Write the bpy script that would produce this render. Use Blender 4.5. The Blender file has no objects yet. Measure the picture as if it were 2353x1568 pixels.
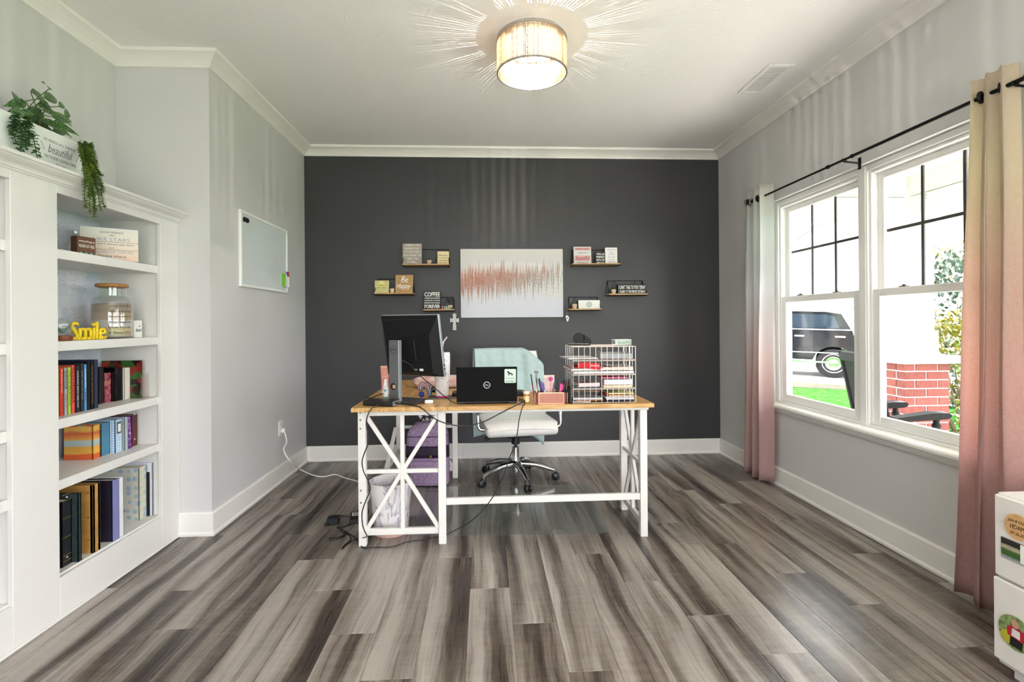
import bpy, bmesh, math, random
from mathutils import Matrix, Vector

R = math.radians
rnd = random.Random(11)
sc = bpy.context.scene
COL = sc.collection

# ------------------------------------------------------------------ camera
F, YAW, ROLL, CX, CY, H = 1171.7, .0524, -.0074, 1176.5, 740.7, 1.1907
cam_d = bpy.data.cameras.new('camera')
cam_d.sensor_width = 36.0
cam_d.lens = 36.0 * F / 2353
cam_d.shift_y = (CY - 784.0) / 2353
cam_d.clip_start = .02
cam_d.clip_end = 300
cam = bpy.data.objects.new('camera', cam_d)
COL.objects.link(cam)
cam.matrix_world = (Matrix.Translation((0, 0, H)) @ Matrix.Rotation(-YAW, 4, 'Z')
                    @ Matrix.Rotation(R(90), 4, 'X') @ Matrix.Rotation(ROLL, 4, 'Z'))
sc.camera = cam

# ------------------------------------------------------------------ light
SKY, SUN, LAMP, EXPO = 2.4, 12.0, 5.5, 1.92
sc.view_settings.view_transform = 'Standard'
sc.view_settings.look = 'None'
sc.view_settings.gamma = 1
sc.view_settings.use_curve_mapping = False
sc.view_settings.exposure = EXPO
sc.cycles.use_adaptive_sampling = True
sc.cycles.adaptive_threshold = .025
sc.cycles.max_bounces = 6
sc.cycles.diffuse_bounces = 4
sc.cycles.glossy_bounces = 2
sc.cycles.transmission_bounces = 3
sc.cycles.transparent_max_bounces = 10
sc.cycles.caustics_reflective = False
sc.cycles.caustics_refractive = False
wd = bpy.data.worlds.new('sky')
sc.world = wd
wd.use_nodes = True
wd.node_tree.nodes['Background'].inputs[0].default_value = (.93, .955, 1, 1)
wd.node_tree.nodes['Background'].inputs[1].default_value = SKY
sun_d = bpy.data.lights.new('sun', 'SUN')
sun_d.energy = SUN
sun_d.angle = R(3)
sun_d.color = (1, .98, .95)
sun = bpy.data.objects.new('sun', sun_d)
COL.objects.link(sun)
sun.rotation_euler = Vector((-.6, -.4, -.95)).to_track_quat('-Z', 'Y').to_euler()
sun.location = (15, 12, 25)
for nm, loc, rot, sx, sy in (('window_portal', (2.24, 2.79, 1.3), (0, R(90), 0), 1.4, 1.75),
                             ('added_glazing_portal', (2.24, -.5, 1.2), (0, R(90), 0), 2.3, 3.4),
                             ('added_doorway_portal', (.2, -2.42, 1.15), (R(90), 0, 0), 2.0, 2.3)):
    a = bpy.data.lights.new(nm, 'AREA')
    a.shape = 'RECTANGLE'
    a.size, a.size_y = sx, sy
    a.cycles.is_portal = True
    o = bpy.data.objects.new(nm, a)
    COL.objects.link(o)
    o.location = loc
    o.rotation_euler = rot

# ------------------------------------------------------------------ pixels to points
def ray(px, py):
    a, b = px - CX, py - CY
    c, s = math.cos(ROLL), math.sin(ROLL)
    u, v = c * a + s * b, -s * a + c * b
    cy, sy = math.cos(YAW), math.sin(YAW)
    return Vector((u / F * cy + sy, -u / F * sy + cy, -v / F))
def W(px, py, x=None, y=None, z=None):
    d = ray(px, py)
    t = (z - H) / d.z if z is not None else (y / d.y if y is not None else x / d.x)
    return Vector((d.x * t, d.y * t, H + d.z * t))

# ------------------------------------------------------------------ materials
def lin(h):
    if not isinstance(h, str):
        return tuple(h) + (1,)
    h = h.lstrip('#')
    f = lambda c: c / 12.92 if c <= .04045 else ((c + .055) / 1.055) ** 2.4
    return tuple(f(int(h[i:i + 2], 16) / 255) for i in (0, 2, 4)) + (1,)
class NT:
    def __init__(s, name):
        s.m = bpy.data.materials.new(name)
        s.m.use_nodes = True
        s.t = s.m.node_tree
        s.b = s.t.nodes['Principled BSDF']
        s.out = s.t.nodes['Material Output']
        s._oc = None
    def put(s, sock, v):
        if isinstance(v, bpy.types.NodeSocket):
            s.t.links.new(v, sock)
        elif v is not None:
            if isinstance(v, str):
                v = lin(v)
            try:
                sock.default_value = v
            except Exception:
                sock.default_value = tuple(v)[:3]
    def n(s, typ, ins=None, out=0, **kw):
        nd = s.t.nodes.new(typ)
        for k, v in kw.items():
            setattr(nd, k, v)
        for k, v in (ins or {}).items():
            s.put(nd.inputs[k], v)
        return nd.outputs[out]
    def oc(s, kind='Object'):
        if s._oc is None:
            s._oc = s.t.nodes.new('ShaderNodeTexCoord')
        return s._oc.outputs[kind]
    def pos(s):
        return s.n('ShaderNodeNewGeometry')
    def map(s, vec, scale=(1, 1, 1), loc=(0, 0, 0), rot=(0, 0, 0)):
        return s.n('ShaderNodeMapping', {'Vector': vec, 'Scale': scale, 'Location': loc, 'Rotation': rot})
    def noise(s, vec, scale=5, detail=3, rough=.5, dist=0, out=0):
        return s.n('ShaderNodeTexNoise', {'Vector': vec, 'Scale': scale, 'Detail': detail, 'Roughness': rough, 'Distortion': dist}, out)
    def ramp(s, fac, stops, interp='LINEAR'):
        nd = s.t.nodes.new('ShaderNodeValToRGB')
        nd.color_ramp.interpolation = interp
        e = nd.color_ramp.elements
        while len(e) < len(stops):
            e.new(.5)
        for el, (p, c) in zip(e, stops):
            el.position = p
            el.color = lin(c)
        s.put(nd.inputs[0], fac)
        return nd.outputs[0]
    def mix(s, fac, a, b, mode='MIX'):
        nd = s.t.nodes.new('ShaderNodeMix')
        nd.data_type = 'RGBA'
        nd.blend_type = mode
        s.put(nd.inputs[0], fac)
        s.put(nd.inputs[6], a)
        s.put(nd.inputs[7], b)
        return nd.outputs[2]
    def math(s, op, a, b=None, c=None, clamp=False):
        nd = s.t.nodes.new('ShaderNodeMath')
        nd.operation = op
        nd.use_clamp = clamp
        for i, v in enumerate((a, b, c)):
            if v is not None:
                s.put(nd.inputs[i], v)
        return nd.outputs[0]
    def sep(s, vec):
        nd = s.t.nodes.new('ShaderNodeSeparateXYZ')
        s.put(nd.inputs[0], vec)
        return nd.outputs
    def comb(s, x, y, z):
        return s.n('ShaderNodeCombineXYZ', {0: x, 1: y, 2: z})
    def base(s, c):
        s.put(s.b.inputs['Base Color'], c)
    def set(s, **kw):
        for k, v in kw.items():
            s.put(s.b.inputs[k.replace('_', ' ')], v)
    def schlick(s, k=1.0):
        f = s.n('ShaderNodeLayerWeight', {'Blend': .5}, 1)
        return s.math('MULTIPLY', s.math('ADD', s.math('MULTIPLY', s.math('POWER', f, 5.0), .95), .045), k)
    def bump(s, height, strength=.2, dist=.01):
        s.put(s.b.inputs['Normal'], s.n('ShaderNodeBump', {'Height': height, 'Strength': strength, 'Distance': dist}))
_mc = {}
def mat(name, col, rough=.5, metal=0, var=.06, scale=30, bump=0, bscale=None, **kw):
    """plain procedural material: a colour with slight noise variation"""
    if name in _mc:
        return _mc[name]
    t = NT(name)
    c = lin(col)
    nz = t.noise(t.oc(), scale, 3)
    lo = tuple(max(0, v * (1 - var)) for v in c[:3])
    hi = tuple(min(1, v * (1 + var)) for v in c[:3])
    t.base(t.ramp(nz, [(.3, lo), (.7, hi)]))
    t.set(Roughness=rough, Metallic=metal, **kw)
    if bump:
        t.bump(t.noise(t.oc(), bscale or scale * 4, 4), bump)
    _mc[name] = t.m
    return t.m
def glass(name, tint=(1, 1, 1), refl=.9, rough=.0, haze=0, hazecol='#dfe8e6'):
    if name in _mc:
        return _mc[name]
    t = NT(name)
    tr = t.n('ShaderNodeBsdfTransparent', {'Color': tint + (1,)})
    gl = t.n('ShaderNodeBsdfGlossy', {'Color': (1, 1, 1, 1), 'Roughness': rough})
    fr = t.schlick(refl)
    if haze:
        hz = t.math('MULTIPLY', t.noise(t.oc(), 40, 4), haze * 2)
        tr = t.n('ShaderNodeMixShader', {0: hz, 1: tr, 2: t.n('ShaderNodeBsdfDiffuse', {'Color': hazecol})})
    mx = t.n('ShaderNodeMixShader', {0: fr, 1: tr, 2: gl})
    t.t.links.new(mx, t.out.inputs['Surface'])
    _mc[name] = t.m
    return t.m

# ------------------------------------------------------------------ geometry
def catmull(pts, n=6):
    pts = [Vector(p) for p in pts]
    if len(pts) < 3 or n < 2:
        return pts
    out = []
    P = [pts[0] * 2 - pts[1]] + pts + [pts[-1] * 2 - pts[-2]]
    for i in range(1, len(P) - 2):
        a, b, c, d = P[i - 1:i + 3]
        for k in range(n):
            t = k / n
            out.append(.5 * ((2 * b) + (c - a) * t + (2 * a - 5 * b + 4 * c - d) * t * t + (3 * b - a - 3 * c + d) * t ** 3))
    out.append(pts[-1])
    return out
class MB:
    def __init__(s):
        s.b = bmesh.new()
    def bb(s, x0, x1, y0, y1, z0, z1, bev=0, seg=1, m=None):
        r = bmesh.ops.create_cube(s.b, size=1)
        vs = r['verts']
        mm = Matrix.Translation(((x0 + x1) / 2, (y0 + y1) / 2, (z0 + z1) / 2)) @ Matrix.Diagonal((abs(x1 - x0), abs(y1 - y0), abs(z1 - z0), 1))
        bmesh.ops.transform(s.b, matrix=mm, verts=vs)
        if bev:
            es = {e for v in vs for e in v.link_edges}
            rr = bmesh.ops.bevel(s.b, geom=list(es), offset=bev, segments=seg, profile=.5, affect='EDGES')
            vs = list({v for f in rr['faces'] for v in f.verts} | {v for v in vs if v.is_valid})
        if m is not None:
            bmesh.ops.transform(s.b, matrix=m, verts=vs)
        return s
    def bar(s, p0, p1, w, h, up=(0, 0, 1), bev=0):
        """rectangular bar from p0 to p1"""
        p0, p1 = Vector(p0), Vector(p1)
        d = p1 - p0
        L = d.length
        ax = d.normalized()
        u = Vector(up)
        if abs(ax.dot(u)) > .99:
            u = Vector((0, 1, 0))
        sd = ax.cross(u).normalized()
        u = sd.cross(ax)
        m = Matrix((ax, sd, u)).transposed().to_4x4()
        m.translation = (p0 + p1) / 2
        return s.bb(-L / 2, L / 2, -w / 2, w / 2, -h / 2, h / 2, bev, 1, m)
    def ring(s, c, ax, u, r, seg):
        v = ax.cross(u)
        return [s.b.verts.new(c + (u * math.cos(2 * math.pi * k / seg) + v * math.sin(2 * math.pi * k / seg)) * r) for k in range(seg)]
    def cyl(s, p0, p1, r0, r1=None, seg=16, caps=True):
        p0, p1 = Vector(p0), Vector(p1)
        r1 = r0 if r1 is None else r1
        ax = (p1 - p0).normalized()
        u = ax.orthogonal().normalized()
        a, b = s.ring(p0, ax, u, r0, seg), s.ring(p1, ax, u, r1, seg)
        for k in range(seg):
            s.b.faces.new((a[k], a[(k + 1) % seg], b[(k + 1) % seg], b[k]))
        if caps:
            s.b.faces.new(a[::-1])
            s.b.faces.new(b)
        return s
    def lathe(s, prof, c=(0, 0, 0), seg=24, m=None):
        c = Vector(c)
        rows = []
        for r, z in prof:
            if r < 1e-6:
                rows.append([s.b.verts.new(c + Vector((0, 0, z)))])
            else:
                rows.append([s.b.verts.new(c + Vector((r * math.cos(2 * math.pi * k / seg), r * math.sin(2 * math.pi * k / seg), z))) for k in range(seg)])
        for A, B in zip(rows, rows[1:]):
            for k in range(seg):
                k2 = (k + 1) % seg
                if len(A) == 1 and len(B) == 1:
                    continue
                if len(A) == 1:
                    s.b.faces.new((A[0], B[k2], B[k]))
                elif len(B) == 1:
                    s.b.faces.new((A[k], A[k2], B[0]))
                else:
                    s.b.faces.new((A[k], A[k2], B[k2], B[k]))
        if m is not None:
            bmesh.ops.transform(s.b, matrix=m, verts=[v for r in rows for v in r])
        return s
    def tube(s, pts, r, seg=8, sub=6, caps=True, taper=None):
        pts = catmull(pts, sub)
        prev, u = None, None
        n = len(pts)
        for i, p in enumerate(pts):
            d = (pts[min(i + 1, n - 1)] - pts[max(i - 1, 0)])
            if d.length < 1e-9:
                continue
            d.normalize()
            if u is None:
                u = d.orthogonal().normalized()
            u = (u - d * u.dot(d))
            if u.length < 1e-6:
                u = d.orthogonal()
            u.normalize()
            rr = r if taper is None else r + (taper - r) * i / (n - 1)
            cur = s.ring(p, d, u, rr, seg)
            if prev:
                for k in range(seg):
                    s.b.faces.new((prev[k], prev[(k + 1) % seg], cur[(k + 1) % seg], cur[k]))
            elif caps:
                s.b.faces.new(cur[::-1])
            prev = cur
        if caps and prev:
            s.b.faces.new(prev)
        return s
    def prism(s, poly, plane, a, b, m=None):
        """poly of (u,v) extruded between a and b along the axis that the plane leaves out"""
        f = {'xz': lambda u, v, w: (u, w, v), 'yz': lambda u, v, w: (w, u, v), 'xy': lambda u, v, w: (u, v, w)}[plane]
        A = [s.b.verts.new(f(u, v, a)) for u, v in poly]
        B = [s.b.verts.new(f(u, v, b)) for u, v in poly]
        n = len(poly)
        fs = [s.b.faces.new(A), s.b.faces.new(B[::-1])]
        for k in range(n):
            fs.append(s.b.faces.new((A[k], B[k], B[(k + 1) % n], A[(k + 1) % n])))
        bmesh.ops.recalc_face_normals(s.b, faces=fs)
        if m is not None:
            bmesh.ops.transform(s.b, matrix=m, verts=A + B)
        return s
    def quad(s, *vs):
        s.b.faces.new([s.b.verts.new(v) for v in vs])
        return s
    def grid(s, fn, nu, nv, closed_u=False):
        g = [[s.b.verts.new(fn(i / (nu if closed_u else nu - 1), j / (nv - 1))) for i in range(nu)] for j in range(nv)]
        for j in range(nv - 1):
            for i in range(nu if closed_u else nu - 1):
                i2 = (i + 1) % nu
                s.b.faces.new((g[j][i], g[j][i2], g[j + 1][i2], g[j + 1][i]))
        return s
    def ball(s, c, r, sub=2, sc_=(1, 1, 1), m=None):
        vs = bmesh.ops.create_icosphere(s.b, subdivisions=sub, radius=r)['verts']
        mm = Matrix.Translation(c) @ Matrix.Diagonal(tuple(sc_) + (1,))
        bmesh.ops.transform(s.b, matrix=(m @ mm) if m is not None else mm, verts=vs)
        return s
    def leaf(s, p, d, n, L, w, fold=.25):
        """a pointed leaf from p along d with normal n"""
        p, d = Vector(p), Vector(d).normalized()
        n = Vector(n)
        sd = d.cross(n)
        if sd.length < 1e-4:
            sd = d.orthogonal()
        sd.normalize()
        n = sd.cross(d)
        v = s.b.verts.new
        a, m1, m2, t = v(p), v(p + d * L * .35), v(p + d * L * .7), v(p + d * L - n * L * .12)
        l1, r1 = v(p + d * L * .35 + sd * w + n * fold * w), v(p + d * L * .35 - sd * w + n * fold * w)
        l2, r2 = v(p + d * L * .7 + sd * w * .7 + n * fold * w * .6), v(p + d * L * .7 - sd * w * .7 + n * fold * w * .6)
        for f in ((a, m1, l1), (a, r1, m1), (m1, m2, l2, l1), (m1, r1, r2, m2), (m2, t, l2), (m2, r2, t)):
            s.b.faces.new(f)
        return s
    def mesh(s, name, smooth=False, ang=35):
        me = bpy.data.meshes.new(name)
        s.b.to_mesh(me)
        s.b.free()
        if smooth:
            for p in me.polygons:
                p.use_smooth = True
            me.set_sharp_from_angle(angle=R(ang))
        return me
    def build(s, name, material, parent=None, smooth=False, world=False, sub=0, solid=0):
        me = s.mesh(name, smooth)
        o = bpy.data.objects.new(name, me)
        COL.objects.link(o)
        me.materials.append(material)
        if parent is not None:
            if world:
                root = parent
                while root.parent:
                    root = root.parent
                me.transform(root.matrix_basis.inverted())
            o.parent = parent
        else:
            xs = [v.co for v in me.vertices]
            lo = Vector([min(v[i] for v in xs) for i in range(3)])
            hi = Vector([max(v[i] for v in xs) for i in range(3)])
            c = Vector(((lo.x + hi.x) / 2, (lo.y + hi.y) / 2, lo.z))
            me.transform(Matrix.Translation(-c))
            o.location = c
        if solid:
            md = o.modifiers.new('thickness', 'SOLIDIFY')
            md.thickness = solid
        if sub:
            md = o.modifiers.new('subdivision', 'SUBSURF')
            md.levels = md.render_levels = sub
        return o
def tag(o, label, cat, group=None):
    o['label'] = label
    o['category'] = cat
    if group:
        o['group'] = group
    return o
def struct(o):
    o['kind'] = 'structure'
    return o
def thing(name, label, cat, loc=(0, 0, 0), rz=0, tilt=0, group=None, roll=0):
    o = bpy.data.objects.new(name, None)
    o.empty_display_size = .05
    COL.objects.link(o)
    o.matrix_basis = Matrix.Translation(loc) @ Matrix.Rotation(rz, 4, 'Z') @ Matrix.Rotation(-tilt, 4, 'X') @ Matrix.Rotation(roll, 4, 'Y')
    return tag(o, label, cat, group)
def text(body, parent, material, x, z, w=None, h=None, y=0, spin=0, shear=0, ext=.0003, name='lettering', plane='front', m=None, space=1, bold=0):
    """flat lettering centred at (x, z) on the local plane y facing -y, fitted to width w or height h"""
    cu = bpy.data.curves.new(name, 'FONT')
    cu.body = body
    cu.align_x = 'CENTER'
    cu.shear = shear
    cu.extrude = 0
    cu.space_character = space
    cu.offset = bold
    cu.space_line = .95
    cu.resolution_u = 2
    tmp = bpy.data.objects.new('tmp', cu)
    me = bpy.data.meshes.new_from_object(tmp)
    bpy.data.objects.remove(tmp)
    me.name = name
    xs = [v.co.x for v in me.vertices]
    ys = [v.co.y for v in me.vertices]
    if not xs:
        return None
    bw, bh = max(xs) - min(xs), max(ys) - min(ys)
    if w and h:
        sx, sy = w / bw, h / bh
    elif w:
        sx = sy = w / bw
    else:
        sx = sy = h / bh
    mm = (Matrix.Translation((x, y, z)) @ Matrix.Rotation(R(90), 4, 'X') @ Matrix.Rotation(spin, 4, 'Z')
          @ Matrix.Diagonal((sx, sy, 1, 1)) @ Matrix.Translation((-(max(xs) + min(xs)) / 2, -(max(ys) + min(ys)) / 2, 0)))
    if m is not None:
        mm = m @ mm
    me.transform(mm)
    me.materials.clear()
    me.materials.append(material)
    o = bpy.data.objects.new(name, me)
    COL.objects.link(o)
    o.parent = parent
    if ext:
        md = o.modifiers.new('thickness', 'SOLIDIFY')
        md.thickness = ext
        md.offset = 0
    return o
def sweep(path, prof):
    """one mesh builder per segment of a polyline (x, y) with the room on its right; mitred joints"""
    P = [Vector(p) for p in path]
    nrm = []
    for a, b in zip(P, P[1:]):
        d = (b - a).normalized()
        nrm.append(Vector((d.y, -d.x)))
    offs = []
    for i in range(len(P)):
        if i == 0:
            offs.append(nrm[0])
        elif i == len(P) - 1:
            offs.append(nrm[-1])
        else:
            n = nrm[i - 1] + nrm[i]
            offs.append(n / (n.length_squared / 2))
    res = []
    for i in range(len(P) - 1):
        mb = MB()
        rows = [[mb.b.verts.new((P[j].x + offs[j].x * o, P[j].y + offs[j].y * o, z)) for o, z in prof] for j in (i, i + 1)]
        n = len(prof)
        for k in range(n):
            mb.b.faces.new((rows[0][k], rows[1][k], rows[1][(k + 1) % n], rows[0][(k + 1) % n]))
        mb.b.faces.new(rows[0][::-1])
        mb.b.faces.new(rows[1])
        bmesh.ops.recalc_face_normals(mb.b, faces=mb.b.faces[:])
        res.append(mb)
    return res
def rrect(w, h, r, n=4):
    pts = []
    for cx, cy, a0 in ((w / 2 - r, h / 2 - r, 0), (-w / 2 + r, h / 2 - r, 90), (-w / 2 + r, -h / 2 + r, 180), (w / 2 - r, -h / 2 + r, 270)):
        for k in range(n + 1):
            a = R(a0 + 90 * k / n)
            pts.append((cx + r * math.cos(a), cy + r * math.sin(a)))
    return pts

# ================================================================== room
XL, XR, YB, YJ, XA, XB = -1.553, 2.110, 4.495, 2.972, -2.06, -1.726
ZC, YR = 2.715, -2.4

def paint(name, col, rough=.55, bump=.05):
    t = NT(name)
    t.base(t.mix(t.noise(t.oc(), 3, 2), tuple(v * .97 for v in lin(col)[:3]) + (1,), col))
    t.set(Roughness=rough)
    t.bump(t.noise(t.oc(), 350, 3), bump, .002)
    return t.m
M_wall = paint('grey_wall_paint', '#d5d4d4')
M_dark = paint('charcoal_wall_paint', '#39393b', .42, .04)
M_trim = paint('white_trim_paint', '#f1efea', .35, .01)
M_case = paint('white_bookcase_paint', '#e4e2de', .4, .01)
t = NT('textured_ceiling_paint')
v = t.oc()
st = t.n('ShaderNodeTexVoronoi', {'Vector': t.map(v, (9, 9, 9)), 'Scale': 1.0, 'Randomness': 1.0}, 1)
ang = t.math('MULTIPLY', t.sep(t.n('ShaderNodeTexVoronoi', {'Vector': t.map(v, (9, 9, 9)), 'Scale': 1.0}, 1))[0], 6.28)
rot = t.n('ShaderNodeVectorRotate', {'Vector': v, 'Angle': ang}, rotation_type='Z_AXIS')
h1 = t.noise(t.map(rot, (14, 110, 1)), 1, 2, .4, .3)
hh = t.math('MULTIPLY', t.math('SUBTRACT', h1, .56, clamp=True), t.math('GREATER_THAN', t.noise(v, 4, 2), .45))
t.base('#f4f3f1')
t.set(Roughness=.7)
t.bump(hh, .4, .02)
M_ceil = t.m

def planks_mat():
    t = NT('grey_brown_vinyl_plank')
    rn = t.n('ShaderNodeObjectInfo', out='Random')
    off = t.comb(t.math('MULTIPLY', rn, 37.0), t.math('MULTIPLY', rn, 91.0), 0)
    v = t.n('ShaderNodeVectorMath', {0: t.oc(), 1: off}, operation='ADD')
    warp = t.noise(t.map(v, (2.5, 1.3, 1)), 1, 2)
    vw = t.n('ShaderNodeVectorMath', {0: v, 1: t.comb(t.math('MULTIPLY', t.math('SUBTRACT', warp, .5), .09), 0, 0)}, operation='ADD')
    band = t.noise(t.map(vw, (11, .5, 1)), 1, 2, .45)
    fine = t.noise(t.map(vw, (70, 1.6, 1)), 1, 4, .6)
    grain = t.noise(t.map(vw, (380, 7, 1)), 1, 3, .6)
    cross = t.noise(t.map(v, (9, 42, 1)), 1, 3, .6)
    f = t.math('ADD', t.math('MULTIPLY', band, .84), t.math('MULTIPLY', fine, .22))
    f = t.math('ADD', f, t.math('MULTIPLY', t.math('SUBTRACT', grain, .5), .22))
    f = t.math('ADD', f, t.math('MULTIPLY', t.math('SUBTRACT', cross, .5), .12))
    f = t.math('ADD', f, t.math('MULTIPLY', t.math('SUBTRACT', rn, .5), .07))
    t.base(t.ramp(f, [(.35, '#2f2722'), (.43, '#4a4039'), (.51, '#72685f'), (.59, '#908780'), (.69, '#a8a098')]))
    t.set(Roughness=t.ramp(fine, [(.3, (.24, .24, .24)), (.7, (.36, .36, .36))]))
    t.put(t.b.inputs['Specular IOR Level'], .5)
    t.bump(t.math('ADD', grain, t.math('MULTIPLY', fine, .6)), .12, .004)
    return t.m
M_plank = planks_mat()

# floor: a slab and the planks on it
floor = struct(MB().bb(XA, XR, YR, YB, -.06, -.006).build('floor', mat('floor_underlay', '#2b2724', .8)))
PW, PL = .1755, 1.19
ends = {-11: 2.4, -10: 2.953, -9: 3.547, -8: 3.25, -7: 2.94, -6: 2.62, -5: 2.315, -4: 1.985, -3: 1.723, -2: 2.594, -1: 2.286,
        0: 2.007, 1: 1.72, 2: 2.59, 3: 2.30, 4: 2.017, 5: 1.768, 6: 2.66, 7: 2.325, 8: 2.05, 9: 2.95, 10: 2.50, 11: 2.2}
pcache = {}
def plank_mesh(w, l):
    k = (round(w, 4), round(l, 4))
    if k not in pcache:
        me = MB().bb(-w / 2, w / 2, -l / 2, l / 2, -.006, 0, .0011).mesh('floor_plank')
        me.materials.append(M_plank)
        pcache[k] = me
    return pcache[k]
for k, e in ends.items():
    x0, x1 = max(.099 + k * PW, XB - .02), min(.099 + (k + 1) * PW, XR)
    if x1 - x0 < .01:
        continue
    if x1 < XL + .02:
        ymax = YJ
    else:
        ymax = YB
    y = e
    while y > YR:
        y -= PL
    while y < ymax:
        a, b = max(y, YR), min(y + PL, ymax)
        if b - a > .01:
            o = bpy.data.objects.new('floor_plank', plank_mesh(x1 - x0 - .0004, b - a - .0006))
            COL.objects.link(o)
            o.parent = floor
            o.location = Vector(((x0 + x1) / 2, (a + b) / 2, 0)) - floor.location
        y += PL

# walls
struct(MB().bb(XL - .1, XR + .15, YB, YB + .1, -.06, ZC).build('wall_back', M_dark))
struct(MB().bb(XL - .1, XL, YJ, YB, -.06, ZC).build('wall_left', M_wall))
struct(MB().bb(XA - .1, XL - .1, YJ, YJ + .1, -.06, ZC).build('wall_jog', M_wall))
struct(MB().bb(XA - .1, XA, YR, YJ, -.06, ZC).build('wall_alcove', M_wall))
WY0, WY1, WZ0, WZ1 = 1.92, 3.665, .575, 2.06
wr = MB()
VY0, VY1 = -2.2, 1.2
wr.bb(XR, XR + .15, VY1, WY0, -.06, ZC).bb(XR, XR + .15, YR, VY0, -.06, ZC)
wr.bb(XR, XR + .15, VY0, VY1, -.06, .04).bb(XR, XR + .15, VY0, VY1, 2.36, ZC)
wr.bb(XR, XR + .15, WY1, YB, -.06, ZC)
wr.bb(XR, XR + .15, WY0, WY1, -.06, WZ0).bb(XR, XR + .15, WY0, WY1, WZ1, ZC)
struct(wr.build('wall_right', M_wall))
wr = MB()
wr.bb(XA - .1, -.8, YR - .1, YR, -.06, ZC).bb(1.2, XR + .15, YR - .1, YR, -.06, ZC).bb(-.8, 1.2, YR - .1, YR, 2.3, ZC)  # the doorway is unseen, added to let sky light in from behind
struct(wr.build('wall_rear', M_wall))
struct(MB().bb(XA - .1, XR + .15, YR - .1, YB + .1, ZC, ZC + .1).build('ceiling', M_ceil))
# crown moulding and baseboards
crown = [(0, 2.640), (.010, 2.640), (.016, 2.652), (.030, 2.668), (.052, 2.685), (.074, 2.696), (.080, 2.698), (.083, 2.706), (.083, ZC), (0, ZC)]
room = [(XA, YR), (XA, YJ), (XL, YJ), (XL, YB), (XR, YB), (XR, YR)]
for i, mb in enumerate(sweep(room, crown)):
    struct(mb.build('trim_%d' % (i + 1), M_trim))
bprof = [(0, 0), (.022, 0), (.022, .012), (.016, .019), (.014, .022), (.014, .122), (.009, .130), (0, .131)]
for nm, mb in zip(('jog', 'left', 'back', 'right'), sweep([(XB, YJ), (XL, YJ), (XL, YB), (XR, YB), (XR, YR)], bprof)):
    struct(mb.build('baseboard_' + nm, M_trim))

# ------------------------------------------------------------------ window
M_vinyl = mat('white_vinyl_frame', '#f3f2ef', .3, 0, .01)
M_pane = glass('window_glass', refl=.35)
M_muntin = mat('backlit_muntin', '#4a4546', .5)  # grilles coloured dark as if backlit
M_latch = mat('dark_sash_latch', '#4b3b36', .4)
def frame_box(mb, y0, y1, z0, z1, t0, t1, tb, tt, xa, xb, bev=.003):
    mb.bb(xa, xb, y0, y0 + t0, z0, z1, bev).bb(xa, xb, y1 - t1, y1, z0, z1, bev)
    mb.bb(xa, xb, y0 + t0, y1 - t1, z0, z0 + tb, bev).bb(xa, xb, y0 + t0, y1 - t1, z1 - tt, z1, bev)
    return mb
def window(n, y0, y1, WZ0=WZ0, WZ1=WZ1):
    w = bpy.data.objects.new('window_%d' % n, None)
    COL.objects.link(w)
    w.location = (2.18, (y0 + y1) / 2, WZ0)
    struct(w)
    zt = WZ1
    mb = MB()
    frame_box(mb, y0, y1, WZ0, zt, .036, .036, .03, .036, 2.146, 2.245)
    frame_box(mb, y0 + .036, y1 - .036, WZ0 + .03, zt - .036, .016, .016, .012, .016, 2.158, 2.24)
    mb.build('frame', M_vinyl, w, world=True)
    # upper sash (outer), lower sash (inner)
    ya, yb = y0 + .05, y1 - .05
    up = frame_box(MB(), ya, yb, 1.325, zt - .05, .042, .042, .032, .04, 2.198, 2.226).build('upper_sash', M_vinyl, w, world=True)
    lo = frame_box(MB(), ya, yb, WZ0 + .036, 1.36, .05, .05, .046, .042, 2.164, 2.194).build('lower_sash', M_vinyl, w, world=True)
    MB().bb(2.211, 2.214, ya + .04, yb - .04, 1.35, zt - .085).build('pane', M_pane, up, world=True)
    MB().bb(2.178, 2.181, ya + .045, yb - .045, WZ0 + .075, 1.325).build('pane', M_pane, lo, world=True)
    for f in (1 / 3, 2 / 3):
        yy = ya + .042 + (yb - ya - .084) * f
        MB().bb(2.2145, 2.2215, yy - .008, yy + .008, 1.355, zt - .088).build('muntin', M_muntin, up, world=True)
    MB().bb(2.2147, 2.2213, ya + .04, yb - .04, 1.672, 1.688).build('muntin', M_muntin, up, world=True)
    for f in (.28, .75):
        yy = ya + (yb - ya) * f
        MB().bb(2.168, 2.196, yy - .022, yy + .022, 1.36, 1.366, .002).cyl((2.182, yy, 1.364), (2.182, yy, 1.374), .009).build('sash_latch', M_latch, lo, world=True)
    return w
window(1, 2.79, WY1)
window(2, WY0, 2.79)
for k in range(4):
    window(3 + k, VY0 + k * .85, VY0 + k * .85 + .85, .04, 2.36)  # glazed doors behind the camera, unseen, added to bring in daylight
struct(MB().bb(2.142, 2.16, 2.765, 2.815, WZ0, WZ1, .003).build('trim_7', M_vinyl))
sill = MB().prism([(2.25, WZ0 - .012), (2.066, WZ0 - .012), (2.058, WZ0 - .004), (2.058, WZ0 + .008), (2.066, WZ0 + .016), (2.25, WZ0 + .016)], 'xz', 1.86, 3.70)
sill.prism([(2.109, WZ0 - .045), (2.094, WZ0 - .045), (2.086, WZ0 - .03), (2.086, WZ0 - .012), (2.109, WZ0 - .012)], 'xz', 1.88, 3.68)
struct(sill.build('trim_8', M_trim))

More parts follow.
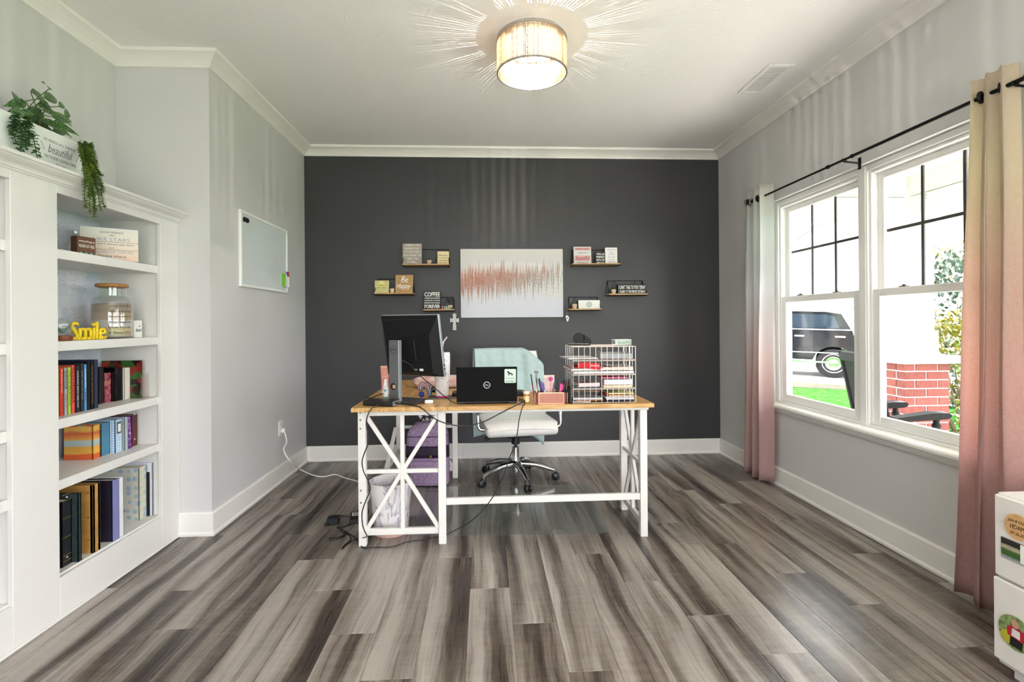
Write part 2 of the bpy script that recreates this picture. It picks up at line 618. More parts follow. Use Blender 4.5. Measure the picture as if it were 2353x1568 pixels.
# ================================================================== outdoors
GZ = -.45
t = NT('lawn_grass')
g = t.noise(t.oc(), 9, 5, .7)
t.base(t.ramp(g, [(.3, '#1c3a18'), (.5, '#2a5020'), (.7, '#426b34')]))
t.set(Roughness=1.0)
t.put(t.b.inputs['Specular IOR Level'], 0.0)
t.bump(t.noise(t.oc(), 60, 3), .5, .05)
struct(MB().bb(-30, 60, -40, 60, GZ - .3, GZ).build('lawn', t.m))
M_conc = mat('pale_concrete', '#c9c5bd', .8, 0, .06, 6, .2, 80)
struct(MB().bb(XA - .1, XR + .15, -9, YR - .1, GZ, -.06).build('added_patio', M_conc))  # unseen slab, added to keep the bounce through the rear doorway neutral
struct(MB().bb(2.26, 4.6, -9, 1.4, GZ, GZ + .03).build('added_walkway', M_conc))  # unseen strip, added to bounce neutral light through the side glazing
struct(MB().bb(2.26, 4.16, 1.4, 4.8, GZ, -.1).build('porch_floor', M_conc))
M_pw = mat('white_porch_board', '#d3d6ca', .6, 0, .03, 8, .12, 40)
struct(MB().bb(2.26, 4.2, 1.4, 4.75, 2.44, 2.5).build('porch_ceiling', M_pw))
for nm, bx in (('porch_beam', [(2.26, 3.72, 4.30, 4.62, 2.098, 2.262), (2.26, 3.72, 4.305, 4.62, 2.268, 2.44)]),
               ('porch_front_beam', [(3.72, 4.12, 1.4, 4.30, 2.098, 2.262), (3.725, 4.12, 1.4, 4.30, 2.268, 2.44)])):
    ro = bpy.data.objects.new(nm, None)
    COL.objects.link(ro)
    ro.location = ((bx[0][0] + bx[0][1]) / 2, (bx[0][2] + bx[0][3]) / 2, 2.098)
    struct(ro)
    for q in bx:
        MB().bb(*q, .003).build('board', M_pw, ro, world=True)
# brick pier with its post
M_mortar = mat('pale_mortar', '#d8cfc6', .9, 0, .05, 30, .3, 200)
t = NT('red_brick')
rn = t.n('ShaderNodeObjectInfo', out='Random')
c1 = t.ramp(rn, [(0, '#5c2422'), (.5, '#682c28'), (1, '#743833')])
t.base(t.mix(t.math('MULTIPLY', t.noise(t.oc(), 25, 4), .5), c1, '#8f544c'))
t.set(Roughness=.85)
t.bump(t.noise(t.oc(), 45, 4), .5, .02)
M_brick = t.m
px0, py0, pw = 3.68, 4.30, .42
pier = thing('brick_pier', 'red brick porch pier with pale stone cap under a white post, outside the window', 'pier', (px0 + pw / 2, py0 + pw / 2, -.1))
MB().bb(px0 + .008, px0 + pw - .008, py0 + .008, py0 + pw - .008, -.1, .80).build('mortar_core', M_mortar, pier, world=True)
bl, bh, bj = .2, .065, .0108
zc, course = .80 - bh, 0
while zc > -.1:
    offs = (0, bl + bj) if course % 2 else (-.105, bl + bj - .105, 2 * (bl + bj) - .105)
    for o0 in ([-.105, .1058, .3166] if course % 2 == 0 else [0, .2108]):
        a, b = max(o0, 0), min(o0 + bl, pw)
        if b - a > .02:
            MB().bb(px0 + a, px0 + b, py0 - .001, py0 + .09, zc, zc + bh, .003).build('brick', M_brick, pier, world=True)
    for o0 in ([.0, .2108] if course % 2 == 0 else [-.105, .1058, .3166]):
        a, b = max(o0, .0), min(o0 + bl, pw)
        a = max(a, .093)
        if b - a > .02:
            MB().bb(px0 - .001, px0 + .09, py0 + a, py0 + b, zc, zc + bh, .003).build('brick', M_brick, pier, world=True)
            MB().bb(px0 + pw - .09, px0 + pw + .001, py0 + a, py0 + b, zc, zc + bh, .003).build('brick', M_brick, pier, world=True)
    zc -= bh + bj
    course += 1
M_stone = mat('pale_stone_cap', '#cfd3d6', .7, 0, .04, 12, .1)
for a, b in ((-.06, .18), (.184, .48)):
    MB().bb(px0 + a, px0 + b, py0 - .06, py0 + pw + .06, .80, .868, .004).build('cap_stone', M_stone, pier, world=True)
post = thing('porch_post', 'white boxed porch post standing on the brick pier', 'post', (px0 + pw / 2, py0 + pw / 2, .868))
MB().bb(px0 + .02, px0 + pw - .08, py0 + .02, py0 + pw - .08, .868, 1.09, .004).build('post_base', M_pw, post, world=True)
MB().bb(px0 + .04, px0 + pw - .10, py0 + .04, py0 + pw - .10, 1.09, 2.10, .003).build('post_shaft', M_pw, post, world=True)
MB().bb(px0 + .02, px0 + pw - .08, py0 + .02, py0 + pw - .08, 1.60, 1.63, .004).build('post_band', M_pw, post, world=True)
# hook in the beam
tag(MB().tube([(3.715, 4.10, 2.235), (3.70, 4.10, 2.235), (3.692, 4.10, 2.222), (3.698, 4.10, 2.208), (3.712, 4.10, 2.212)], .0025).build('ceiling_hook', mat('rusty_hook', '#6b4a35', .6, .5)),
    'small rusty cup hook screwed into the white porch beam', 'hook')

# porch rocking chair (seen through both windows)
M_blk = mat('weathered_black_paint', '#141314', .6, 0, .15, 20, **{'Specular_IOR_Level': .15})
rc = thing('porch_rocking_chair', 'black wooden slat-back rocking chair on the porch, seen from behind through the window', 'chair', (2.95, 3.53, -.1))
yc0, yc1 = 3.37, 3.83
def bk(z):  # leaning back line
    return 2.72 + (0.94 - z) * .2
n = 7
for i in range(n):
    yy = yc0 + .035 + (yc1 - yc0 - .07) * (i + .5) / n
    MB().bar((bk(.34), yy, .34), (bk(.92), yy, .92), .056, .014, (1, 0, 0)).build('back_slat', M_blk, rc, world=True)
for yy in (yc0, yc1):
    MB().bar((bk(.2), yy, .2), (bk(.95), yy, .95), .03, .035, (1, 0, 0), .005).build('back_post', M_blk, rc, world=True)
MB().bar((bk(.91) - .006, yc0 - .005, .91), (bk(.91) - .006, yc1 + .005, .91), .03, .075, (0, 0, 1), .008).build('top_rail', M_blk, rc, world=True)
MB().bar((bk(.34) - .006, yc0, .34), (bk(.34) - .006, yc1, .34), .03, .05, (0, 0, 1), .005).build('lower_rail', M_blk, rc, world=True)
for yy in (yc0 - .01, yc1 + .01):
    mb = MB().prism([(2.84, .48), (2.98, .495), (3.15, .51), (3.175, .522), (3.18, .54), (3.165, .552), (3.07, .55), (2.84, .51)], 'xz', yy - .045, yy + .045)
    mb.build('armrest', M_blk, rc, world=True)
    MB().lathe([(.018, .27), (.018, .36), (.026, .38), (.03, .42), (.022, .44), (.028, .46), (.018, .48), (.018, .505)], (3.11, yy, 0)).build('arm_post', M_blk, rc, True, True)
    MB().cyl((3.11, yy, -.05), (3.11, yy, .27), .02).build('leg', M_blk, rc, True, True)
    MB().cyl((bk(.25), yy, -.06), (bk(.25), yy, .25), .02).build('leg', M_blk, rc, True, True)
    MB().tube([(2.60, yy, -.02), (2.85, yy, -.07), (3.1, yy, -.08), (3.35, yy, -.06), (3.5, yy, -.01)], .02).build('rocker', M_blk, rc, True, True)
for i in range(5):
    xx = 2.88 + i * .06
    MB().bb(xx, xx + .05, yc0, yc1, .27 + i * .008, .29 + i * .008, .004).build('seat_slat', M_blk, rc, world=True)

rc.matrix_basis = Matrix.Translation((2.967, 3.544, -.1)) @ Matrix.Rotation(R(-12), 4, 'Z')
# pickup truck on the street: frame of its side view is square to the line of sight
vd = Vector((.559, .829, 0))
vp = Vector((.829, -.559, 0))
tc = W(1905, 884, z=GZ - .05)
TR = Matrix((vp, vd, Vector((0, 0, 1)))).transposed().to_4x4()
TR = Matrix.Translation(vd * 16.0 + vp * -.57 + Vector((0, 0, GZ + .11))) @ TR @ Matrix.Rotation(R(1.5), 4, 'Y') @ Matrix.Scale(.93, 4, (0, 0, 1))
truck = tag(bpy.data.objects.new('pickup_truck', None), 'black pickup truck with chrome trim parked on the street', 'truck')
COL.objects.link(truck)
truck.matrix_basis = TR
M_car = mat('black_car_paint', '#12151b', .08, 0, .02, 3)
M_chrome_o = mat('bright_chrome', '#d8dade', .12, 1, .02)
M_cglass = mat('truck_window_glass', '#2a3542', .04, 0, .05, 3)
M_tyre = mat('black_tyre_rubber', '#1d1c1c', .85)
Wd = 1.95
body = [(-3.1, .62), (-3.05, .95), (-2.0, 1.12), (-1.75, 1.36), (1.30, 1.36), (1.34, 1.22), (2.55, 1.20), (2.6, .62), (2.5, .5)]
body += [(1.38, .5)] + [(.9 + .48 * math.cos(R(a)), .42 + .48 * math.sin(R(a))) for a in range(10, 180, 17)] + [(.42, .5), (-1.72, .5)]
body += [(-2.2 + .48 * math.cos(R(a)), .42 + .48 * math.sin(R(a))) for a in range(10, 180, 17)] + [(-2.7, .5)]
MB().prism(body, 'xz', 0, Wd).build('body', M_car, truck)
cabp = [(-1.75, 1.35), (-1.0, 1.82), (-.6, 1.92), (.70, 1.90), (1.05, 1.84), (1.30, 1.35)]
MB().prism(cabp, 'xz', .06, Wd - .06).build('cab', M_car, truck)
for w in ([(-1.35, 1.42), (-.93, 1.76), (-.62, 1.84), (-.45, 1.84), (-.45, 1.42)], [(-.30, 1.42), (-.30, 1.84), (.68, 1.82), (.90, 1.76), (1.02, 1.42)]):
    MB().prism(w, 'xz', .052, .06).build('window', M_cglass, truck)
for a, b, z0, z1 in ((-1.7, 1.28, 1.365, 1.40), (-1.5, 1.26, .70, .735), (-1.5, .75, .42, .47)):
    MB().bb(a, b, -.02, .02, z0, z1, .006).build('chrome_strip', M_chrome_o, truck)
for a in (-.02, .92):
    MB().bb(a, a + .24, -.03, .0, 1.16, 1.215, .012).build('door_handle', M_chrome_o, truck)
MB().bb(-1.7, .5, -.1, .1, .33, .42, .01).build('running_board', mat('running_board_grey', '#8d9096', .4), truck)
for a in (-.37, 1.30):
    MB().bb(a - .004, a + .004, -.003, .0, .5, 1.36).build('door_gap', M_tyre, truck)
for a in (-2.2, .9):
    for b in (.14, Wd - .14):
        wl = MB().lathe([(.0, -.13), (.30, -.13), (.40, -.11), (.42, -.06), (.42, .06), (.40, .11), (.30, .13), (0, .13)], seg=28,
                        m=Matrix.Translation((a, b, .42)) @ Matrix.Rotation(R(90), 4, 'X')).build('wheel', M_tyre, truck, True)
        MB().lathe([(0, .135), (.1, .14), (.24, .125), (.27, .14), (.28, .12)], seg=24, m=Matrix.Translation((a, b, .42)) @ Matrix.Rotation(R(90), 4, 'X')).build('rim', M_chrome_o, wl, True)
# the street it stands on and the kerb
st = Matrix.Translation(vd * 16.0 + Vector((0, 0, GZ + .10))) @ Matrix((vp, vd, Vector((0, 0, 1)))).transposed().to_4x4() @ Matrix.Rotation(R(1.5), 4, 'Y')
struct(MB().bb(-4, 3.5, -1.3, 12, -.6, .0, m=st).build('street', M_conc))
struct(MB().bb(-4, 3.5, -1.75, -1.3, -.6, .035, .02, m=st).build('kerb', mat('grey_kerb', '#8f8578', .8, 0, .08, 8)))

# houses across the street
M_sid = mat('cream_siding', '#e6e3d8', .7, 0, .03, 2)
M_roof = mat('grey_roof_shingle', '#8d8f98', .8, 0, .1, 4)
M_bwin = mat('house_window_glass', '#6f93a8', .1)
def house(label, ang, dist, w, h, gable, wins, brick=None):
    d = Vector((math.sin(ang), math.cos(ang), 0))
    p = Vector((d.y, -d.x, 0))
    o = tag(bpy.data.objects.new('house', None), label, 'house')
    COL.objects.link(o)
    o.matrix_basis = Matrix.Translation(d * dist + Vector((0, 0, GZ - .3))) @ Matrix((p, d, Vector((0, 0, 1)))).transposed().to_4x4()
    MB().bb(-w / 2, w / 2, 0, 7, 0, h).build('wall', M_sid, o)
    MB().prism([(-w / 2, h), (0, h + gable), (w / 2, h)], 'xz', .0, 7).build('gable', M_sid, o)
    rf = MB()
    rf.bar((-w / 2 - .4, 3.5, h - .3), (.05, 3.5, h + gable + .1), 7.8, .16).bar((w / 2 + .4, 3.5, h - .3), (-.05, 3.5, h + gable + .1), 7.8, .16)
    rf.build('roof', M_roof, o)
    for (x, z, ww, wh) in wins:
        f = MB().bb(x - ww / 2 - .08, x + ww / 2 + .08, -.06, .02, z - wh / 2 - .08, z + wh / 2 + .08).build('window_frame', M_sid, o)
        for s in (-1, 1):
            MB().bb(x + s * ww / 4 - ww / 4 + .03, x + s * ww / 4 + ww / 4 - .03, -.08, -.03, z - wh / 2, z + wh / 2).build('pane', M_bwin, f)
    if brick:
        MB().bb(brick[0], brick[1], -.12, .0, 0, brick[2]).build('brick_front', mat('distant_brick', '#a4695c', .85, 0, .12, 3), o)
    return o
house('cream two-storey house across the street, behind the pickup truck', R(36.4), 34, 9, 5.2, 3.2, [(.5, 3.3, 1.3, 1.7), (-2.6, 3.3, 1.3, 1.6), (-2, 1.2, 1.2, 1.4)], (1.0, 2.2, 2.4))
house('cream gabled house far behind, seen through the left upper sash', R(29.5), 42, 8, 5.6, 4.0, [(0, 3.5, 1.2, 1.6), (-2, 1.3, 1.2, 1.4)])

# shrubs and trees beyond the porch
def leafmat(name, a, b):
    t = NT(name)
    t.base(t.ramp(t.noise(t.oc(), 14, 3), [(.35, a), (.65, b)]))
    t.set(Roughness=.55)
    return t.m
def bush(name, label, cat, c, rx, ry, rz_, n, L, ma, seed, stem_mat):
    g = random.Random(seed)
    o = thing(name, label, cat, (c[0], c[1], GZ))
    mb = MB()
    for k in range(n):
        d = Vector((g.gauss(0, 1), g.gauss(0, 1), g.gauss(0, 1))).normalized()
        r = g.uniform(.55, 1) ** .6
        p = Vector((c[0] + d.x * rx * r, c[1] + d.y * ry * r, c[2] + d.z * rz_ * r))
        dd = (d + Vector((g.uniform(-1, 1), g.uniform(-1, 1), g.uniform(-.6, 1))) * .9).normalized()
        mb.leaf(p, dd, (g.uniform(-.5, .5), g.uniform(-.5, .5), 1), L * g.uniform(.7, 1.3), L * .28)
    fo = mb.build('foliage', ma, o, world=True)
    fo['kind'] = 'stuff'
    st = MB()
    for k in range(7):
        a = g.uniform(0, 6.28)
        st.tube([(c[0] + .06 * math.cos(a), c[1] + .06 * math.sin(a), GZ), (c[0] + .3 * rx * math.cos(a), c[1] + .3 * ry * math.sin(a), (c[2] + GZ) / 2),
                 (c[0] + .75 * rx * math.cos(a), c[1] + .75 * ry * math.sin(a), c[2] + .3 * rz_)], .025, 6, 3, taper=.006)
    st.build('stem', stem_mat, o, world=True)
    return o
M_bark = mat('brown_bark', '#5b4a3a', .9, 0, .2, 10)
c = W(2222, 900, x=6.2)
bush('yellow_shrub', 'yellow-green leafy shrub growing right of the brick pier', 'shrub', (c.x, c.y, .35), .75, .75, .95, 2600, .09, leafmat('yellow_green_leaf', '#4f521c', '#857c2e'), 3, M_bark)
c = W(2215, 740, x=9.0)
bush('evergreen_tree', 'dark green evergreen tree behind the yellow shrub', 'tree', (c.x, c.y, 1.0), 1.15, 1.15, 1.5, 3000, .12, leafmat('dark_evergreen_leaf', '#2c3b30', '#5f7060'), 4, M_bark)
c = W(2190, 655, x=15.0)
bush('bare_branch_tree', 'sparse brown-leaved tree far behind the evergreen', 'tree', (c.x, c.y, 2.1), 1.9, 1.9, 1.5, 1500, .14, leafmat('brown_leaf', '#8a6a4a', '#b49a78'), 5, M_bark)

# ================================================================== bookcase
SH = [1.505, 1.125, .806, .556, .175]
bc = thing('built_in_bookcase', 'white built-in bookcase with crown cornice in the left alcove', 'bookcase', ((XA + XB) / 2, 2.0, 0))
FX = XB - .02
OA, OB = (2.157, 2.812), (1.30, 1.952)
for y0, y1 in ((2.812, YJ - .001), (1.952, 2.157), (1.09, 1.30)):
    MB().bb(FX, XB, y0, y1, 0, 1.78, .0015).build('stile', M_case, bc, world=True)
for y0, y1 in (OA, OB):
    MB().bb(FX, XB, y0, y1, 0, .168, .0015).build('bottom_rail', M_case, bc, world=True)
    MB().bb(FX, XB, y0, y1, 1.728, 1.78, .0015).build('top_rail', M_case, bc, world=True)
for yy in (2.83, 2.14, 1.97, 1.285):
    MB().bb(XA + .002, FX, yy - .009, yy + .009, 0, 1.79).build('side_panel', M_case, bc, world=True)
t = NT('fleck_backing_paper')
fl = t.noise(t.map(t.oc(), (1, 55, 260)), 1, 3, .6)
cl = t.noise(t.oc(), 7, 2)
t.base(t.mix(t.ramp(fl, [(.30, (0, 0, 0)), (.40, (1, 1, 1))]), '#7d8089', t.ramp(cl, [(.35, '#cdd6e4'), (.65, '#e8e8ee')])))
t.set(Roughness=.8)
M_paper = t.m
for y0, y1 in ((2.149, 2.821), (1.294, 1.961)):
    MB().bb(XA + .004, XA + .018, y0, y1, 0, 1.79).build('back_panel', M_paper, bc, world=True)
    for z in SH[:4]:
        MB().bb(XA + .018, FX + .001, y0, y1, z - .040, z, .0015).build('shelf', M_case, bc, world=True)
    MB().bb(XA + .018, FX, y0, y1, .15, SH[4]).build('bottom_shelf', M_case, bc, world=True)
    MB().bb(XA + .018, FX, y0, y1, 1.745, 1.765).build('top_panel', M_case, bc, world=True)
MB().bb(XA + .002, XB, 1.09, YJ - .001, 1.78, 1.816).build('top_board', M_case, bc, world=True)
cprof = [(-.004, 1.762), (.006, 1.762), (.008, 1.768), (.014, 1.770), (.016, 1.778), (.022, 1.784), (.036, 1.790), (.048, 1.797), (.052, 1.803), (.060, 1.805), (.061, 1.817), (-.004, 1.817)]
sweep([(XB, 1.09), (XB, YJ - .001)], cprof)[0].build('cornice', M_case, bc, world=True)
MB().bb(XB, XB + .008, 1.09, YJ - .02, 0, .012, .003).build('shoe_moulding', M_case, bc, world=True)
for dy, r in ((.0, .009), (-.018, .004)):
    MB().cyl((-1.90 - dy, 2.8205, 1.685 - dy * .6), (-1.90 - dy, 2.8195, 1.685 - dy * .6), r, seg=14).build('cable_hole', mat('dark_hole', '#4a4a4c', .8), bc, world=True)

M_page = mat('cream_pages', '#e4dccb', .85, 0, .08, 60)
M_white = mat('flat_white', '#f4f3f0', .6, 0, .01)
M_black = mat('flat_black', '#141414', .5, 0, .05)
M_gold = mat('gold_foil', '#b0904a', .35, .6)
M_silver = mat('silver_foil', '#c9c9cc', .35, .5)
NB = 'books on the middle shelf of the white bookcase'
last_y = {}
def book(label, pl, pr, top, base, z, depth, cov, texts=(), xs=None, name='book', cat='book', group=NB, pages=None, hard=.0025, rzj=0, xoff=0, spinem=None):
    """a book whose spine spans pixels pl..pr and stands on the shelf at height z"""
    pm = (pl + pr) / 2
    if xs is None:
        xs = W(pm, base, z=z).x
    xs = min(max(xs, -1.95), FX - .004)
    y0, y1 = W(pl, base, x=xs).y, W(pr, base, x=xs).y
    y0 = max(y0, last_y.get(z, 0) + .0006)
    y1 = max(y1, y0 + .008)
    y1 = min(y1, 2.815)
    last_y[z] = y1
    hgt = W(pm, top, x=xs).z - z
    depth = min(depth, xs - (XA + .02) - .002)
    th = max(y1 - y0 - .0008, .006)
    o = thing(name, label, cat, (xs, (y0 + y1) / 2, z + .0005), R(90) + rzj, group=group)
    h = th / 2
    c = MB().bb(-h, -h + hard, 0, depth, 0, hgt).bb(h - hard, h, 0, depth, 0, hgt).bb(-h, h, 0, hard, 0, hgt, .0006)
    c.build('cover', cov, o)
    MB().bb(-h + hard, h - hard, hard, depth - .003, .003, hgt - .004).build('pages', pages or M_page, o)
    if spinem:
        MB().bb(-h + .0004, h - .0004, -.0006, 0, 0, hgt).build('spine', spinem, o)
    for tx in texts:
        body, tm, zf, ln = tx[:4]
        text(body, o, tm, 0, hgt * zf, w=hgt * ln, h=th * (tx[4] if len(tx) > 4 else .5), y=-.001, spin=R(-90))
    return o
cov = lambda n, c, r=.45: mat('cover_' + n, c, r, 0, .05, 12)
z = SH[2]
book('yellow paperback half hidden at the left end of the middle shelf', 133, 136.6, 848, 949, z, .13, cov('mustard', '#b08a2a'), xs=-1.80)
book('orange-red paperback with white spine lettering on the middle shelf', 136.8, 147, 846, 948, z, .13, cov('orange_red', '#d6402c'), [('Fear and Loathing in Las Vegas', M_white, .72, .5, .4), ('Hunter S. Thompson', M_gold, .25, .3, .3)], xs=-1.80)
book('pale grey paperback with black spine lettering on the middle shelf', 147.6, 155.4, 847, 946, z, .13, cov('pale_grey', '#b9bcc2'), [('SURVIVOR', M_black, .75, .4, .6), ('palahniuk', cov('crimson', '#b02038'), .3, .3, .5)], xs=-1.80)
book('lime green paperback on the middle shelf', 155.9, 163.6, 845, 944.5, z, .13, cov('lime', '#bfe04a'), [('CHUCK PALAHNIUK', mat('olive_ink', '#4d5a1e', .6), .55, .75, .45)], xs=-1.80)
book('coral red paperback on the middle shelf', 164.2, 172.4, 840, 942, z, .13, cov('coral', '#ee5a52'), [('CHUCK PALAHNIUK', mat('dark_red_ink', '#7a1620', .6), .58, .75, .55)], xs=-1.80)
book('black paperback with small white lettering next to the coral book', 173.2, 184.4, 842, 941, z, .13, cov('soft_black', '#25262b'), [('HUNTER RAVENS  DEAD IN A GREEN VALLEY', M_white, .5, .8, .28)], xs=-1.80)
book('charcoal hardback with faint spine lettering on the middle shelf', 185.2, 192.8, 836, 938, z, .14, cov('charcoal', '#33363c'), [('SILENT AUTUMN TALES', M_silver, .55, .6, .3)], xs=-1.80)
book('sky blue paperback with white lettering on the middle shelf', 193.4, 199.8, 838, 937, z, .13, cov('sky_blue', '#5fa3d8'), [('RUNNING WITH', M_white, .7, .4, .5), ('stories', cov('crimson', '#b02038'), .3, .2, .5)], xs=-1.80)
book('thick plain black hardback in the middle of the middle shelf', 200.3, 207.8, 832, 936, z, .17, cov('deep_black', '#131316'), xs=-1.80)
book('black hardback with gold spine lettering on the middle shelf', 208.2, 216, 832, 934, z, .17, cov('deep_black', '#131316'), [('THE ART OF DESIGN', M_gold, .65, .55, .45), ('GREENER', M_gold, .25, .3, .4)], xs=-1.80)
book('tall navy hardback, the tallest book on the middle shelf', 216.4, 225.4, 827, 933, z, .21, cov('navy', '#2f3350'), xs=-1.80)
book('thick black album right of the tall navy book', 226.6, 238.8, 846, 928, z, .16, cov('deep_black', '#131316'))
t = NT('pink_floral_print')
vo = t.n('ShaderNodeTexVoronoi', {'Vector': t.oc(), 'Scale': 70.0}, 1)
t.base(t.mix(.55, t.ramp(t.sep(vo)[0], [(0, '#6a1f3c'), (.35, '#b03a62'), (.65, '#d88a7a'), (1, '#e8b089')]), '#8a3450'))
t.set(Roughness=.5)
book('pink and red floral printed notebook on the middle shelf', 239.6, 255.6, 858, 925, z, .13, t.m, name='notebook', cat='notebook')
book('wide glossy black photo album on the middle shelf', 256.6, 282.4, 845, 922, z, .15, mat('gloss_black', '#0c0c0d', .2))
book('cream cloth album with creased spine on the middle shelf', 283.2, 299.6, 846, 918, z, .15, cov('cream_cloth', '#e6dfd3', .8))
t = NT('tomato_cookbook_cover')
vo = t.n('ShaderNodeTexVoronoi', {'Vector': t.n('ShaderNodeVectorMath', {0: t.oc(), 1: t.n('ShaderNodeVectorMath', {0: t.noise(t.oc(), 30, 2, out=1), 1: (.03, .03, .03)}, operation='MULTIPLY')}, operation='ADD'), 'Scale': 26.0}, 1)
t.base(t.ramp(t.sep(vo)[1], [(0, '#23140e'), (.3, '#2f5a24'), (.5, '#7a1d14'), (.75, '#b8281a'), (1, '#c94a2a')], 'CONSTANT'))
t.set(Roughness=.3)
book('taller cookbook with tomatoes and greens on its cover, right end of the middle shelf', 300.5, 309, 831, 916, z, .20, t.m, xs=-1.80, name='cookbook')
bk_ = thing('acrylic_bookend', 'clear acrylic bookend with pinkish edge at the right end of the middle shelf', 'bookend', (-1.79, 2.779, z), R(90))
MB().prism([(-.03, 0), (.028, 0), (.028, .12), (.024, .128), (-.024, .128), (-.03, .12)], 'xz', 0, .004).build('upright', glass('clear_acrylic', (.97, .93, .92), .9, 0, .06, '#e8c8c0'), bk_)
MB().bb(-.03, .028, 0, .09, 0, .003).build('foot', glass('clear_acrylic'), bk_)

# lower shelf: albums
z = SH[3]
NA = 'photo albums on the second shelf from the bottom of the white bookcase'
t = NT('orange_patchwork_print')
p = t.sep(t.oc())
chk = t.n('ShaderNodeTexChecker', {'Vector': t.map(t.oc(), (26, 26, 26), (.3, .3, .1)), 'Color1': lin('#df6a3a'), 'Color2': lin('#e9b04a'), 'Scale': 1.0})
chk2 = t.n('ShaderNodeTexVoronoi', {'Vector': t.oc(), 'Scale': 30.0}, 1)
chk = t.mix(t.math('GREATER_THAN', t.sep(chk2)[0], .68), chk, '#a9c0c4')
wv = t.math('ADD', p[2], t.math('MULTIPLY', t.noise(t.oc(), 25, 1), .012))
stp = t.ramp(t.math('MULTIPLY', wv, 5.5), [(0, '#df6a35'), (.16, '#e0622f'), (.2, '#e9b04a'), (.36, '#e3a445'), (.40, '#a9bfc0'), (.52, '#b4c4bd'), (.56, '#e7a544'), (.72, '#d8603f'), (.8, '#e9b450')])
t.base(t.mix(t.math('GREATER_THAN', p[2], .155), stp, chk))
t.set(Roughness=.6)
def album(label, pl, pr, top, base, depth, cov_, **kw):
    return book(label, pl, pr, top, base, SH[3] if 'z' not in kw else kw.pop('z'), depth, cov_, kw.pop('texts', ()), name='photo_album', cat='photo album', group=NA, **kw)
album('orange and yellow patchwork photo album, leftmost on the album shelf', 213, 231, 977, 1054, .13, t.m, hard=.004)
album('teal blue photo album beside the patchwork one', 232, 253, 972, 1046, .17, cov('teal_blue', '#4d83a0', .6), hard=.004)
t = NT('blue_gingham_print')
br = t.n('ShaderNodeTexBrick', {'Vector': t.map(t.oc(), (60, 60, 60)), 'Color1': lin('#a9cdea'), 'Color2': lin('#9cc2e2'), 'Mortar': lin('#eef4f8'), 'Scale': 1.0, 'Mortar Size': .12, 'Brick Width': 1.0, 'Row Height': 1.0}, offset=0)
sp_ = t.sep(t.oc())
br = t.mix(t.math('GREATER_THAN', t.math('SINE', t.math('MULTIPLY', sp_[2], 500)), .5), '#b7d4ec', '#eef4f8')
br = t.mix(t.math('GREATER_THAN', t.math('SINE', t.math('MULTIPLY', t.math('ADD', sp_[0], sp_[1]), 500)), .5), br, '#8fb6da')
t.base(br)
t.set(Roughness=.7)
ga = album('blue gingham photo album with a metal label plate on its spine', 253.6, 282, 965, 1041, .17, t.m, hard=.004)
MB().bb(-.016, .016, -.002, 0, .092, .150, .001).build('label_plate', mat('pewter_plate', '#6d7076', .4, .7), ga)
MB().bb(-.009, .009, -.0032, -.002, .101, .141).build('label_card', M_white, ga)
album('slim grey-green photo album', 282.6, 288.4, 960, 1036, .17, cov('sage_grey', '#a7b1b0', .6))
album('slim white photo album with plastic sleeve', 289, 294.6, 959, 1035, .17, cov('sleeve_white', '#dfe3ea', .25))
t = NT('purple_floral_print')
t.base(t.ramp(t.noise(t.oc(), 45, 3), [(.40, '#5b2383'), (.52, '#8a3fae'), (.58, '#d9a8d8')]))
t.set(Roughness=.5)
album('slim purple floral photo album', 295.2, 302.4, 958, 1031, .17, t.m)
al = album('maroon photo album with white snaps, rightmost on the album shelf', 303, 315.6, 954, 1025, .19, cov('maroon', '#57141f', .4))
for zz in (.035, .165):
    MB().lathe([(0, .003), (.003, .002), (.004, 0)], m=Matrix.Translation((0, 0, zz)) @ Matrix.Rotation(R(90), 4, 'X'), seg=10).build('snap', M_white, al, True)

# bottom shelf: big albums
NC = 'large albums on the bottom shelf of the white bookcase'
zb = SH[4]
def big(label, pl, pr, top, base, depth, cov_, **kw):
    return book(label, pl, pr, top, base, zb, depth, cov_, kw.pop('texts', ()), name='large_album', cat='album', group=NC, **kw)
XS5 = -1.775
o = big('black leather album with gold lines on its spine, leftmost on the bottom shelf', 142, 166, 1150, 1316, .25, mat('black_leather', '#1b1d20', .5, 0, .2, 60, .1), xs=XS5, hard=.005)
for zz in (.02, .045, .12, .2, .275, .30):
    MB().bb(-.022, .022, -.0012, 0, zz, zz + .0025).build('gold_line', M_gold, o)
for zz in (.035, .288):
    MB().lathe([(0, .004), (.004, .003), (.005, 0)], m=Matrix.Translation((0, 0, zz)) @ Matrix.Rotation(R(90), 4, 'X'), seg=10).build('rivet', M_silver, o, True)
big('dark green marbled album on the bottom shelf', 167, 188, 1136, 1296, .25, mat('green_marbled', '#2c3b3c', .6, 0, .5, 40), hard=.005)
o = big('wooden-covered album with brass hinges and rivets on the bottom shelf', 214, 231, 1112, 1286, .24, mat('honey_wood_cover', '#b98a48', .45, 0, .2, 14), hard=.012, pages=mat('tan_pages', '#9b6a3a', .8))
for zz in (.06, .16, .27):
    MB().lathe([(0, .004), (.005, .003), (.006, 0)], m=Matrix.Translation((min(v.co.x for v in o.children[0].data.vertices), .018, zz)) @ Matrix.Rotation(R(-90), 4, 'Y'), seg=10).build('rivet', M_gold, o, True)
for zz in (.08, .23):
    MB().bb(.008, .012, -.0015, 0, zz - .018, zz + .018).build('hinge', M_black, o)
big('navy album with lavender spine on the bottom shelf', 259, 273, 1102, 1264, .25, cov('ink_navy', '#1e1a2c', .5), spinem=cov('lavender', '#7d7fb8', .6), hard=.004)
big('slim white binder beside the navy album', 274, 284.6, 1098, 1257, .25, cov('binder_white', '#e4e8ef', .4))
t = NT('polka_dot_print')
